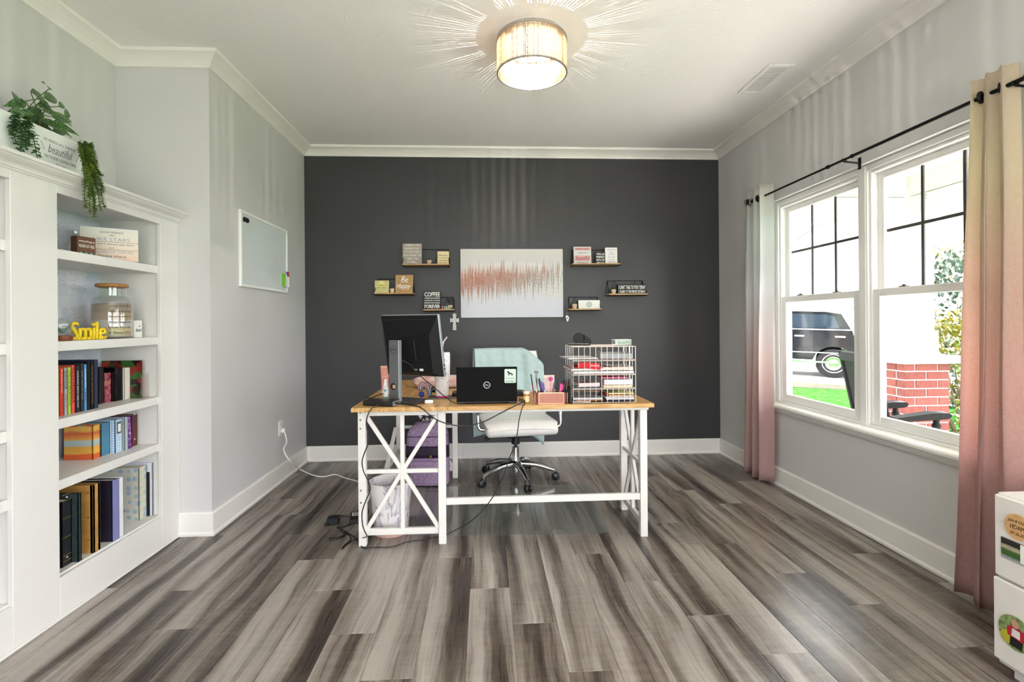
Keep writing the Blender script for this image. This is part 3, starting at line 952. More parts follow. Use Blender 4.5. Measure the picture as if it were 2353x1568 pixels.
vo = t.n('ShaderNodeTexVoronoi', {'Vector': t.map(t.oc(), (1, 1, 1)), 'Scale': 24.0, 'Randomness': .5}, 0)
pp = t.sep(t.oc())
pl_ = t.math('GREATER_THAN', t.math('SINE', t.math('MULTIPLY', t.math('ADD', pp[1], pp[2]), 160)), .4)
basec = t.mix(t.math('MULTIPLY', t.math('MULTIPLY', pl_, .5), t.math('LESS_THAN', pp[1], .012)), '#cfcdc0', '#b9c98f')
t.base(t.mix(t.math('LESS_THAN', vo, .30), basec, '#9fb6c4'))
t.set(Roughness=.25)
o = big('pale polka dot binder with barcode on the bottom shelf', 320, 338, 1072, 1225, .24, t.m, xs=-1.80, hard=.004)
bx0 = min(v.co.x for v in o.children[0].data.vertices)
for i in range(9):
    MB().bb(bx0 - .0006, bx0 + .0002, .07 + i * .004, .0715 + i * .004 + (i % 3) * .0008, .045, .058).build('barcode_bar', M_black, o)
big('slim black book near the right end of the bottom shelf', 338.6, 345.6, 1086, 1204, .22, cov('deep_black', '#131316'), xs=-1.79)
big('pale lavender-white album, rightmost on the bottom shelf', 346, 364, 1062, 1202, .25, cov('pale_lavender', '#d9dae8', .6), xs=-1.775, hard=.004)

# shelf 1: signs and a glass ball
z = SH[0]
M_wood_d = mat('walnut_brown', '#5e3a24', .5, 0, .25, 25)
M_wood_l = mat('light_oak', '#b98d57', .45, 0, .15, 20)
def signbox(name, label, w, h, d, loc, rz, face, side, tilt=0, cat='sign', group=None, lines=(), edge=.0012):
    o = thing(name, label, cat, loc, rz, tilt, group)
    MB().bb(-w / 2, w / 2, 0, d, 0, h, min(.0015, d * .2)).build('block', side, o)
    MB().bb(-w / 2 + edge, w / 2 - edge, -.0012, 0, edge, h - edge).build('face', face, o)
    for L in lines:
        text(L[0], o, L[1], L[2] * w, L[3] * h, w=L[4] * w, h=L[5] * h if L[5] else None, y=-.0016, shear=L[6] if len(L) > 6 else 0, bold=.03 if face is M_black else .008)
    return o
M_grey_ink = mat('grey_ink', '#555a5e', .7)
M_blue_ink = mat('soft_blue_ink', '#8fa0bb', .7)
t = NT('pale_sunset_board')
t.base(t.ramp(t.math('MULTIPLY', t.sep(t.oc())[2], 4.5), [(0, '#e3c3ae'), (.35, '#e9dccb'), (.7, '#e4e4da'), (1, '#c4d6de')]))
t.set(Roughness=.7)
w_, hh_ = .228, .162
o = signbox('plank_sign', 'pale plank sign about friends like stars with blue edge on the top shelf', w_, hh_, .014, (-1.832, 2.594, z + .001), R(33), t.m, mat('blue_wood_edge', '#8fb0c4', .6), R(3))
for L in (('GOOD FRIENDS', M_grey_ink, .0, .86, .40, .055), ('ARE', M_grey_ink, 0, .77, .09, .04), ('LIKE STARS', M_blue_ink, 0, .65, .62, .09), ("you don't always see them", M_grey_ink, 0, .50, .78, .075, .35),
          ('BUT', M_grey_ink, 0, .385, .09, .04), ("YOU KNOW THEY'RE", M_blue_ink, 0, .27, .72, .07), ('always there', M_grey_ink, .0, .13, .5, .09, .35)):
    text(L[0], o, L[1], L[2] * w_ + .008, L[3] * hh_, w=L[4] * w_, h=L[5] * hh_, y=-.0016, shear=L[6] if len(L) > 6 else 0)
for f in (.335, .57):
    MB().bb(-w_ / 2, w_ / 2, -.0015, -.0011, hh_ * f - .0008, hh_ * f + .0008).build('plank_gap', mat('brown_gap', '#7d5740', .8), o)
xs_ = -1.80
c = W(195, 578, x=xs_)
o = signbox('block_sign', 'small brown wooden block sign with white lettering on the top shelf', .085, .085, .035, (xs_, c.y + .01, z + .001), R(78), mat('walnut_face', '#6e4a34', .6, 0, .2, 20), M_wood_d,
            lines=(('everything is', M_white, 0, .74, .85, .14, .2), ('FIGURE·OUT·ABLE', M_white, 0, .50, .85, .17)))
for k in range(7):
    MB().leaf((-.035 + k * .0117, -.0018, .004), ((-1) ** k * .4, 0, 1), (0, -1, 0), .014, .004).build('painted_leaf', mat('painted_leaf_%d' % (k % 2), ('#4f7d5c', '#9ac0c4')[k % 2], .6), o)
gb = thing('glass_ball', 'clear glass ball on the top shelf behind the brown block sign', 'glass ball', W(172, 545, x=-1.90).xy.to_3d() + Vector((0, 0, z)))
MB().lathe([(0, .002), (.02, .003), (.038, .018), (.047, .045), (.044, .07), (.03, .09), (.012, .10), (.008, .108), (.010, .116)], seg=28).build('globe', glass('clear_glass_ball', (.93, .95, .94), 2.0, .02, .03), gb, True)
MB().lathe([(.011, .112), (.0115, .122), (.0, .124)], seg=16).build('cap', M_silver, gb, True)

# shelf 2
z = SH[1]
gb = thing('glass_dome_ornament', 'glass globe ornament on a round wooden base at the left of the second shelf', 'ornament', (-1.80, W(148, 778, x=-1.80).y - .012, z + .001))
MB().lathe([(0, 0), (.034, 0), (.036, .004), (.036, .018), (.033, .022), (0, .022)], seg=28).build('base', mat('mahogany_base', '#7a3f22', .4, 0, .2, 20), gb, True)
MB().lathe([(.012, .022), (.024, .03), (.034, .05), (.033, .072), (.02, .088), (.006, .096), (.0, .10)], seg=26).build('globe', glass('clear_glass_ball'), gb, True)
for k in range(9):
    a = k * .7
    MB().leaf((.006 * math.cos(a), .006 * math.sin(a), .03), (math.cos(a) * .6, math.sin(a) * .6, 1), (0, 0, 1), .035, .006).build('sprig_leaf', mat('frosted_green', '#6f9a86', .6), gb)
ytxt = mat('yellow_paint', '#f0cf25', .4, 0, .02)
sm = thing('smile_word', 'yellow cut-out word Smile standing on the second shelf', 'decoration', (-1.785, W(207, 780, x=-1.785).y, z + .001), R(80))
o = text('Smile', sm, ytxt, 0, .040, w=.17, h=.082, y=.008, ext=.016, name='letters', space=.9, bold=.006)
MB().bb(-.082, .082, .001, .015, .0, .012, .002).build('foot', ytxt, sm)
jr = thing('sand_jar', 'glass jar of layered sand with cork lid and place names on the second shelf', 'jar', (-1.865, W(258, 770, x=-1.865).y, z + .001), R(55))
MB().lathe([(.0, .002), (.078, .002), (.084, .008), (.086, .03), (.086, .175), (.08, .195), (.062, .210), (.060, .25), (.064, .256)], seg=36).build('jar_glass', glass('jar_glass', (.90, .92, .91), 2.0, .02, .06), jr, True)
t = NT('layered_sand')
s_ = t.math('ADD', t.sep(t.oc())[2], t.math('MULTIPLY', t.noise(t.oc(), 14, 2), .02))
t.base(t.ramp(t.math('MULTIPLY', s_, 5.4), [(0, '#cdb8a2'), (.18, '#cbb79f'), (.22, '#d9c08f'), (.34, '#d6bd92'), (.37, '#cfcbc6'), (.52, '#cdc6be'), (.55, '#b59a7c'), (.72, '#b2977b'), (.75, '#a08a74'), (1, '#a28d78')]))
t.set(Roughness=.9)
MB().lathe([(0, .005), (.076, .005), (.082, .01), (.083, .03), (.083, .165), (.07, .172), (0, .168)], seg=36).build('sand', t.m, jr, True)
MB().lathe([(0, .250), (.058, .250), (.068, .256), (.068, .266), (.062, .27), (0, .27)], seg=30).build('lid', mat('cork_lid', '#a9753c', .7, 0, .2, 60), jr, True)
for k, s in enumerate(('Isla Verde, Puerto Rico', 'Coffee Cay Bahamas', 'Dauphin Island', 'Roatan Honduras', 'Destin Florida', 'St. Thomas USVI')):
    text(s, jr, M_black, .0, .158 - k * .026, w=.09, h=.010, y=-.0872)
signbox('mini_sign', 'small white block reading so blessed at the right of the second shelf', .056, .088, .02, (-1.80, W(318, 770, x=-1.80).y, z + .001), R(90), mat('speckled_white', '#eceae6', .7, 0, .05, 200), M_white,
        lines=(('so', M_grey_ink, .1, .66, .2, .1, .3), ('blessed', M_grey_ink, 0, .45, .8, .22, .35)))

# ------------------------------------------------------------------ on top of the bookcase
zt = 1.8175
t = NT('whitewashed_board')
t.base(t.mix(t.noise(t.map(t.oc(), (3, 30, 30)), 2, 3), '#dfe4df', '#eceeea'))
t.set(Roughness=.7)
pb = thing('planter_box', 'long white planter box reading beautiful on top of the bookcase', 'planter', (-1.80, 2.19, zt), R(90))
w_, h_ = .395, .185
MB().bb(-w_ / 2, w_ / 2, 0, .012, 0, h_, .001).build('front_board', t.m, pb)
MB().bb(-w_ / 2, w_ / 2, .10, .112, 0, h_, .001).build('rear_board', t.m, pb)
for s in (-1, 1):
    MB().bb(s * w_ / 2 - (.012 if s > 0 else 0), s * w_ / 2 + (0 if s > 0 else .012), .0121, .0999, 0, h_).build('end_board', M_wood_l, pb)
MB().bb(-w_ / 2 + .012, w_ / 2 - .012, .012, .10, .004, .15).build('soil', mat('dark_soil', '#2b231d', .95, 0, .3, 60), pb)
for L in (('HE MAKES ALL THINGS', .075, .142, .16, .011, 0), ('beautiful', .078, .110, .125, .036, .35), ('IN THEIR OWN TIME', .08, .074, .16, .012, 0), ('ECC. 3:11', .08, .052, .05, .008, 0)):
    text(L[0], pb, mat('faded_grey_ink', '#85898a', .7), L[1], L[2], w=L[3], h=L[4], y=-.0006, shear=L[5])
for s in (-1, 1):
    for k in range(4):
        MB().leaf((.078 + s * (.080 + .004 * k), -.0008, .095 + k * .008), (s * .5, 0, .8), (0, -1, 0), .011, .0015).build('painted_sprig', M_grey_ink, pb)
# pothos
t = NT('variegated_leaf')
t.base(t.ramp(t.noise(t.map(t.oc(), (40, 14, 40)), 1, 3), [(.35, '#1f4522'), (.52, '#3a6b34'), (.66, '#9db06a')]))
t.set(Roughness=.35)
M_leaf = t.m
M_stem = mat('green_stem', '#3d5230', .6, 0, .2, 20)
po = thing('pothos_plant', 'artificial pothos with broad dark green leaves in the white planter box', 'plant', (-1.856, 2.14, zt + .15))
lm = MB()
def leafshape(u, v):
    L = u
    wd_ = .25 * math.sin(math.pi * min(1, L ** .75)) * (1 - .25 * L)
    s = (v - .5) * 2
    return Vector((s * wd_, L, -.25 * L * L + .10 * abs(s) * wd_ * 2))
lm.grid(leafshape, 9, 5)
lmesh = lm.mesh('leaf', True)
lmesh.materials.append(M_leaf)
def put_leaf(parent, p, d, up, L, mesh=lmesh, wid=1.0):
    d = Vector(d).normalized()
    sd = d.cross(Vector(up))
    if sd.length < 1e-3:
        sd = d.orthogonal()
    sd.normalize()
    n = sd.cross(d)
    m = Matrix((sd, d, n)).transposed().to_4x4()
    o = bpy.data.objects.new('leaf', mesh)
    COL.objects.link(o)
    o.parent = parent
    o.matrix_basis = Matrix.Translation(p) @ m @ Matrix.Diagonal((L * wid, L, L, 1))
    return o
g = random.Random(5)
sp = [((40, 205), (35, 232), .085), ((105, 183), (112, 205), .08), ((118, 268), (175, 275), .105), ((100, 225), (160, 225), .11), ((60, 235), (20, 240), .09), ((135, 245), (150, 238), .07),
      ((150, 270), (163, 243), .07), ((70, 210), (100, 220), .08), ((90, 250), (125, 262), .12), ((110, 280), (150, 292), .11), ((75, 260), (40, 270), .10), ((95, 290), (140, 305), .10),
      ((60, 275), (100, 288), .11), ((120, 300), (160, 305), .08), ((85, 228), (100, 214), .09), ((70, 285), (55, 300), .09), ((100, 262), (70, 250), .10), ((115, 245), (90, 236), .10),
      ((50, 255), (30, 262), .09), ((88, 272), (118, 284), .12), ((104, 250), (128, 258), .12), ((66, 262), (90, 270), .12)]
root = Vector((-1.856, 2.14, zt + .15))
for i, (a, b, L) in enumerate(sp):
    xx = -1.86 + g.uniform(-.05, .045)
    pa, pb_ = W(a[0], a[1], x=xx), W(b[0], b[1], x=xx + g.uniform(-.02, .05))
    dv = (pb_ - pa)
    if dv.length < .02:
        dv = Vector((.3, .5, .3))
    if i < 2:
        pa, dv = pb_, pa - pb_
    put_leaf(po, pa - root, dv, (1, 0, .35), L)
    base = Vector((g.uniform(-.02, .02), g.uniform(-.12, .12), 0))
    MB().tube([base, base.lerp(pa - root, .55) + Vector((0, 0, .02)), pa - root], .0018, 5, 4).build('stem', M_stem, po)
# trailing succulents
def trailing(label, strands, leafL, m_, seed, dens, xo, wid=.45, sphere=False):
    g = random.Random(seed)
    p0 = Vector(strands[0][0])
    o = thing('trailing_plant', label, 'plant', p0, group='trailing plants in the planter on the bookcase')
    for pts in strands:
        cp = catmull([Vector(p) - p0 for p in pts], 8)
        st = MB().tube([Vector(p) - p0 for p in pts], .0016, 5, 6).build('strand', M_stem, o)
        lf = MB()
        tot = sum((b - a).length for a, b in zip(cp, cp[1:]))
        nleaf = int(tot * dens)
        for k in range(nleaf):
            f = k / max(1, nleaf - 1) * (len(cp) - 1.001)
            i = int(f)
            p = cp[i].lerp(cp[i + 1], f - i)
            a = k * 2.4 + g.uniform(-.4, .4)
            d = Vector((math.cos(a), math.sin(a), g.uniform(-.5, .3)))
            if sphere:
                lf.ball(p + d.normalized() * leafL * .8, leafL * .5, 1)
            else:
                lf.leaf(p, d, (0, 0, 1), leafL * g.uniform(.8, 1.2), leafL * wid)
        l_ = lf.build('leaves', m_, st)
        l_['kind'] = 'stuff'
    return o
def drop(px0, py0, px1, py1, x0, x1, n=5, sway=.008, seed=0):
    g = random.Random(seed)
    a, b = W(px0, py0, x=x0), W(px1, py1, x=x1)
    pts = [a]
    for k in range(1, n):
        f = k / n
        p = W(px0 + (px1 - px0) * f, py0 + (py1 - py0) * f, x=x1 + (x0 - x1) * max(0, 1 - f * 3.5))
        p.y += g.uniform(-sway, sway)
        pts.append(p)
    pts.append(b)
    return pts
M_suc = leafmat('succulent_leaf', '#2f5a2c', '#5d8a4a')
M_prl = leafmat('pearl_leaf', '#4d6a24', '#8fa83c')
trailing('dark green trailing succulent hanging over the left part of the planter', [drop(48, 262, 48, 365, -1.84, -1.77, seed=1), drop(30, 255, 38, 330, -1.84, -1.775, seed=2), drop(60, 265, 58, 340, -1.84, -1.775, seed=3), drop(40, 258, 30, 300, -1.84, -1.775, seed=4), drop(68, 262, 68, 320, -1.84, -1.775, seed=9)], .018, M_suc, 21, 300, 0)
trailing('single trailing succulent strand hanging beside the planter lettering', [drop(72, 292, 88, 394, -1.835, -1.765, seed=5)], .019, M_suc, 22, 190, 0)
strs = []
for k in range(13):
    x0_ = 182 + (k % 5) * 7
    strs.append(drop(x0_, 325 + (k * 7 % 12), 196 + (k * 3.9) % 46, 380 + (k * 37) % 115, -1.83 + .004 * (k % 4), -1.668 + .010 * (k % 4), seed=30 + k))
strs.append(drop(205, 330, 216, 500, -1.82, -1.66, seed=60))
strs.append(drop(215, 345, 240, 478, -1.82, -1.655, seed=61))
trailing('bright green string-of-pearls plant spilling over the bookcase cornice', strs, .0115, M_prl, 23, 330, 0, .5)

# ================================================================== ceiling lamp
LC = Vector((W(1223, 166, y=2.725).x, 2.725, 0))
LC.x = W(1223, 166, z=2.524).x
LR, LT, LB = .186, 2.697, 2.524
lp = thing('ceiling_lamp', 'round drum ceiling lamp of crystal bead strands, lit, with warm glow', 'lamp', (LC.x, LC.y, ZC - .205))
M_nick = mat('brushed_nickel', '#bdb6ae', .3, 1, .03)
MB().lathe([(0, ZC - .002), (.178, ZC - .002), (.178, ZC - .014), (.172, ZC - .018), (0, ZC - .018)], (LC.x, LC.y, 0), 48).build('ceiling_plate', mat('beige_enamel', '#cfc3b4', .4), lp, True, True)
for zz in (LT, LB):
    MB().lathe([(LR - .004, zz - .004), (LR + .003, zz - .004), (LR + .003, zz + .004), (LR - .004, zz + .004), (LR - .004, zz - .004)], (LC.x, LC.y, 0), 64).build('rim', M_nick, lp, True, True)
t = NT('crystal_bead')
cl = t.ramp(t.noise(t.map(t.oc(), (60, 60, 260)), 1, 2), [(.3, '#cbb698'), (.55, '#dccbb0'), (.75, '#f0e8da')])
tl = t.n('ShaderNodeBsdfTranslucent', {'Color': cl})
df = t.n('ShaderNodeBsdfGlossy', {'Color': (1, .95, .88, 1), 'Roughness': .25})
t.t.links.new(t.n('ShaderNodeMixShader', {0: .4, 1: tl, 2: df}), t.out.inputs['Surface'])
M_bead = t.m
g = random.Random(2)
bs = MB()
NS = 130
for k in range(NS):
    a = 2 * math.pi * (k + g.uniform(-.12, .12)) / NS
    c_, s_ = math.cos(a), math.sin(a)
    m = Matrix.Translation((LC.x + c_ * LR, LC.y + s_ * LR, 0)) @ Matrix.Rotation(a, 4, 'Z')
    wv = .0062 * g.uniform(.9, 1.1)
    bs.bb(-.0022, .0022, -wv / 2, wv / 2, LB + .004, LT - .004, m=m)
o = bs.build('bead_strands', M_bead, lp, world=True)
o['kind'] = 'stuff'
inn = MB()
for k in range(26):
    a, r = g.uniform(0, 6.28), g.uniform(.06, .165)
    x, y = LC.x + r * math.cos(a), LC.y + r * math.sin(a)
    nb = 9
    for j in range(nb):
        inn.ball((x, y, LB + .03 + j * .013), .0058, 1)
o = inn.build('crystal_drops', M_bead, lp, True, True)
o['kind'] = 'stuff'
t = NT('lamp_bulb_glow')
t.base('#fff4e0')
t.set(**{'Emission_Color': lin('#ffe8cc'), 'Emission_Strength': 4.0})
for k in range(4):
    a = R(45 + 90 * k)
    MB().lathe([(0, -.022), (.010, -.018), (.014, 0), (.010, .018), (0, .022)], (LC.x + .085 * math.cos(a), LC.y + .085 * math.sin(a), 2.655), 14).build('bulb', t.m, lp, True, True)
t = NT('frosted_diffuser')
t.base('#fff1dc')
t.set(Roughness=.5, Emission_Color=lin('#ffeed8'), Emission_Strength=.7)
MB().lathe([(0, 2.672), (.172, 2.672), (.172, 2.676), (0, 2.676)], (LC.x, LC.y, 0), 48).build('lit_reflector', t.m, lp, True, True)
pl = bpy.data.lights.new('lamp_bulb_light', 'POINT')
pl.energy = LAMP
pl.color = (1, .94, .87)
pl.shadow_soft_size = .0025
po_ = bpy.data.objects.new('lamp_bulb_light', pl)
COL.objects.link(po_)
po_.location = (LC.x, LC.y, 2.615)

# ceiling vent
vt = thing('ceiling_vent', 'white louvred air vent in the ceiling near the window wall', 'vent', (1.775, 3.13, ZC - .008))
fr = MB()
x0, x1, y0, y1 = 1.695, 1.855, 2.945, 3.325
fr.bb(x0, x0 + .026, y0, y1, ZC - .008, ZC, .002).bb(x1 - .026, x1, y0, y1, ZC - .008, ZC, .002).bb(x0 + .026, x1 - .026, y0, y0 + .026, ZC - .008, ZC, .002).bb(x0 + .026, x1 - .026, y1 - .026, y1, ZC - .008, ZC, .002)
fr.build('frame', M_vinyl, vt, world=True)
MB().bb(x0 + .02, x1 - .02, y0 + .02, y1 - .02, ZC - .001, ZC + .0).build('duct_opening', mat('dark_duct', '#3a3836', .9), vt, world=True)
for k in range(18):
    yy = y0 + .034 + k * (y1 - y0 - .068) / 17
    MB().bar((x0 + .026, yy, ZC - .004), (x1 - .026, yy, ZC - .004), .0105, .0012, (0, .1, 1)).build('slat', M_vinyl, vt, world=True)

# whiteboard with its magnets, eraser and markers
wb = thing('whiteboard', 'small whiteboard with white frame on the left wall', 'whiteboard', (XL + .001, 3.685, 1.43), R(90))
w_, h_ = .768, .488
fr = MB()
fr.bb(-w_ / 2, w_ / 2, -.018, 0, 0, .018, .002).bb(-w_ / 2, w_ / 2, -.018, 0, h_ - .018, h_, .002).bb(-w_ / 2, -w_ / 2 + .018, -.018, 0, .018, h_ - .018, .002).bb(w_ / 2 - .018, w_ / 2, -.018, 0, .018, h_ - .018, .002)
fr.build('frame', M_white, wb)
MB().bb(-w_ / 2 + .018, w_ / 2 - .018, -.011, -.001, .018, h_ - .018).build('writing_surface', mat('whiteboard_enamel', '#dfe6e8', .25, 0, .02), wb)
for k in range(2):
    yy, zz = 3.685 - w_ / 2 + .055 + k * .038, 1.43 + h_ - .055 - k * .0
    m_ = tag(MB().cyl((XL + .0125, yy, zz), (XL + .022, yy, zz), .016, .015, 20).build('board_magnet', M_black, None, True),
             ('round black magnet nearest the corner of the whiteboard', 'round black magnet, second from the corner of the whiteboard')[k], 'magnet', 'magnets on the whiteboard')
er = thing('whiteboard_eraser', 'green and white eraser stuck to the lower right of the whiteboard', 'eraser', (XL + .0125, 3.99, 1.475), R(90))
MB().bb(-.026, .022, -.022, -.004, .0, .10, .008, 2).build('body', M_white, er)
MB().bb(-.03, -.0265, -.026, 0, .002, .098, .0015).build('felt_pad', mat('lime_felt', '#6fb62c', .9), er)
for k, (c_, nm) in enumerate((('#5d3a9a', 'purple'), ('#b0206a', 'magenta'), ('#2a1a1c', 'black'), ('#c8352a', 'red'), ('#e88a2a', 'orange'))):
    mk = thing('marker', 'dry-erase marker with %s cap clipped to the whiteboard' % nm, 'marker', (XL + .026, 4.022 + k * .0095, 1.475), R(90), group='markers on the whiteboard')
    MB().cyl((0, 0, 0), (0, 0, .085), .0048, seg=10).build('barrel', M_white, mk, True)
    MB().cyl((0, 0, .080), (0, 0, .118), .0054, .0046, 10).build('cap', mat('marker_' + nm, c_, .35), mk, True)

# wall outlet with plug and cord
ol = thing('wall_outlet', 'white duplex outlet plate low on the left wall', 'outlet', (XL + .001, 3.935, .345), R(90))
MB().bb(-.036, .036, -.006, 0, 0, .118, .002).build('plate', M_vinyl, ol)
for zz in (.025, .065):
    rc_ = MB().bb(-.017, .017, -.0075, -.006, zz, zz + .028, .001).build('receptacle', M_vinyl, ol)
    for s in (-.006, .006):
        MB().bb(s - .0012, s + .0012, -.0079, -.0074, zz + .010, zz + .020).build('slot', M_black, rc_)
wc = thing('white_power_cord', 'white power cord running from the wall outlet across the floor to the desk', 'cord', (XL + .02, 3.935, 0))
MB().bb(XL + .0086, XL + .036, 3.925, 3.955, .37, .402, .005).build('plug', M_vinyl, wc, world=True)
pts = [(XL + .033, 3.94, .372), (XL + .05, 3.93, .30), W(652, 1035, x=XL + .06), W(668, 1062, x=XL + .11), (W(690, 1079, z=.03)), W(715, 1091, z=.008), W(742, 1096, z=.005), W(770, 1091, z=.005), W(790, 1098, z=.005), W(812, 1104, z=.005), W(826, 1110, z=.005), W(840, 1135, z=.005), W(838, 1165, z=.005)]
MB().tube(pts, .0045, 8, 6).build('cable', M_vinyl, wc, True, True)

# ================================================================== curtains
def curtain_mat(name, stops):
    t = NT(name)
    z = t.sep(t.oc())[2]
    c = t.ramp(t.math('DIVIDE', z, 2.2), stops)
    wv1 = t.noise(t.map(t.oc(), (60, 60, 500)), 1, 3)
    wv2 = t.noise(t.map(t.oc(), (500, 500, 40)), 1, 3)
    wv = t.math('ADD', wv1, wv2)
    c = t.mix(t.math('MULTIPLY', t.math('SUBTRACT', wv, .75), .5, clamp=True), c, '#ffffff')
    df = t.n('ShaderNodeBsdfDiffuse', {'Color': c})
    tl = t.n('ShaderNodeBsdfTranslucent', {'Color': c})
    t.t.links.new(t.n('ShaderNodeMixShader', {0: .5, 1: df, 2: tl}), t.out.inputs['Surface'])
    return t.m
CXR, CZ = 2.02, 2.09
M_cl = curtain_mat('ombre_linen_white', [(0, '#cfa8a4'), (.22, '#dab3af'), (.42, '#e8d6d4'), (.62, '#efeef0'), (.85, '#ebf0ed'), (1, '#e6e3da')])
M_cr = curtain_mat('ombre_linen_lamplit', [(0, '#caa19d'), (.25, '#dbada7'), (.42, '#e2b6a9'), (.62, '#e2c4b0'), (.8, '#e5d6b8'), (1, '#e4d6be')])  # same linen as the far panel, warm lamplight put into the colour
M_iron = mat('black_iron', '#17171a', .4, .6, .1, 40)
def curtain(label, y0t, y1t, y0b, y1b, folds, amp, zb, m_, gy, seed, ztop=2.17):
    o = thing('curtain', label, 'curtain', (CXR, (y0b + y1b) / 2, zb), group='ombre curtain panels at the window')
    def fn(u, v):
        y = (y0t + (y1t - y0t) * u) * v + (y0b + (y1b - y0b) * u) * (1 - v)
        ph = 2 * math.pi * folds * u + seed
        a = amp * (1.0 + .25 * math.sin(5 * u + seed)) * (1 - .15 * v)
        x = CXR + .0 + a * math.sin(ph) + .004 * math.sin(9 * v + 6 * u)
        z = zb + (ztop - zb) * v + .006 * math.sin(ph * .5) * (1 - v)
        return Vector((x, y + .012 * math.sin(2 * ph + 1), z)) - o.location
    MB().grid(fn, 64, 40).build('cloth', m_, o, True, solid=.0016)
    for yy in gy:
        MB().lathe([(.013, -.005), (.024, -.005), (.026, 0), (.024, .005), (.013, .005), (.013, -.005)], seg=24,
                   m=Matrix.Translation(Vector((CXR - .002, yy, CZ)) - o.location) @ Matrix.Rotation(R(90), 4, 'X') @ Matrix.Rotation(R(25), 4, 'Y')).build('grommet', M_iron, o, True)
    return o
curtain('white to pink ombre linen curtain at the far end of the window', 3.53, 3.86, 3.56, 3.92, 3.25, .034, .02, M_cl, (3.665, 3.79), 1.2)
curtain('pink ombre linen curtain with warm lamplight painted in, at the near end of the window', 1.845, 1.985, 1.83, 2.07, 2.25, .034, .02, M_cr, (1.885, 1.97), 2.4)
rd = thing('curtain_rod', 'thin black curtain rod with open cage finials above the window', 'curtain rod', (CXR, 2.75, CZ))
MB().cyl((CXR, 1.80, CZ), (CXR, 2.70, CZ), .0085, seg=14).cyl((CXR, 2.70, CZ), (CXR, 3.72, CZ), .007, seg=14).build('pole', M_iron, rd, True, True)
for yy in (2.70, 2.90):
    MB().lathe([(.0, -.006), (.011, -.006), (.011, .006), (0, .006)], m=Matrix.Translation((CXR, yy, CZ)) @ Matrix.Rotation(R(90), 4, 'X'), seg=16).build('pole_collar', M_iron, rd, True, True)
for yy in (1.835, 2.76, 3.70):
    br = MB().cyl((XR - .004, yy, CZ - .02), (CXR + .0, yy, CZ - .012), .005, seg=10)
    br.bb(XR - .004, XR - .0002, yy - .012, yy + .012, CZ - .055, CZ + .012, .002)
    br.tube([(CXR - .012, yy, CZ + .004), (CXR - .010, yy, CZ - .010), (CXR, yy, CZ - .013), (CXR + .010, yy, CZ - .010), (CXR + .012, yy, CZ + .004)], .003, 8)
    br.build('bracket', M_iron, rd, True, True)
for y0, s in ((1.80, -1), (3.72, 1)):
    fn_ = MB()
    fn_.lathe([(0, 0), (.013, .002), (.015, .012), (.009, .02), (.013, .028), (0, .030)], m=Matrix.Translation((CXR, y0, CZ)) @ Matrix.Rotation(R(-90 * s), 4, 'X'), seg=16)
    for k in range(6):
        a = 2 * math.pi * k / 6
        pts = [(CXR + math.cos(a + t_ * 1.2) * .036 * math.sin(math.pi * t_ * .94 + .1), y0 + s * (.028 + .085 * t_), CZ + math.sin(a + t_ * 1.2) * .036 * math.sin(math.pi * t_ * .94 + .1)) for t_ in (0, .2, .4, .6, .8, 1)]
        fn_.tube(pts, .0026, 6, 4)
    fn_.build('finial', M_iron, rd, True, True)

# ================================================================== painting and wall shelves
t = NT('abstract_streak_canvas')
p = t.sep(t.oc())
xx, zz = p[0], t.math('SUBTRACT', p[2], .325)
col = lambda sc_, sd_, det=2: t.noise(t.comb(t.math('ADD', t.math('MULTIPLY', xx, sc_), sd_), t.math('MULTIPLY', zz, 2.2), sd_), 1, det, .6)
top = t.math('ADD', t.math('MULTIPLY', t.math('SUBTRACT', col(95, 3.1, 3), .5), .44), .135)
bot = t.math('ADD', t.math('MULTIPLY', t.math('SUBTRACT', col(85, 9.7, 3), .5), .52), -.16)
up_ = t.math('DIVIDE', t.math('SUBTRACT', top, zz), .07, clamp=True)
dn_ = t.math('DIVIDE', t.math('SUBTRACT', zz, bot), .09, clamp=True)
mask = t.math('MULTIPLY', t.math('MULTIPLY', up_, dn_), t.math('ADD', t.math('MULTIPLY', col(120, 21.0, 3), 2.4), -.15), clamp=True)
side = t.math('ADD', t.math('MULTIPLY', xx, -.45), t.math('MULTIPLY', zz, 1.0))
hue = t.math('ADD', t.math('ADD', col(70, 31.0, 3), side), t.math('MULTIPLY', t.math('SUBTRACT', t.noise(t.map(t.oc(), (90, 1, 90)), 1, 2), .5), .55))
strk = t.ramp(hue, [(.28, '#d9d6d2'), (.40, '#8b8c88'), (.48, '#b99080'), (.58, '#a05a3e'), (.70, '#b5765c'), (.85, '#d9b4a6')])
gd = t.ramp(t.math('ADD', t.math('MULTIPLY', p[2], 1.5), 0), [(0, '#d6d9e6'), (.5, '#dddcdf'), (1, '#e2ded6')])
spk = t.math('GREATER_THAN', t.noise(t.map(t.oc(), (260, 1, 260)), 1, 1), .62)
cc = t.mix(t.math('MULTIPLY', mask, .95), gd, strk)
cc = t.mix(t.math('MULTIPLY', t.math('MULTIPLY', spk, mask), .8), cc, '#f4f2ee')
t.base(cc)
t.set(Roughness=.6)
pt = thing('canvas_painting', 'wide abstract canvas with copper and silver vertical streaks on the dark wall', 'painting', (.237, YB - .001, 1.232))
MB().bb(-.449, .449, -.036, 0, 0, .60, .003).build('canvas_wrap', M_white, pt)
MB().bb(-.447, .447, -.0372, -.036, .002, .598).build('painted_face', t.m, pt)

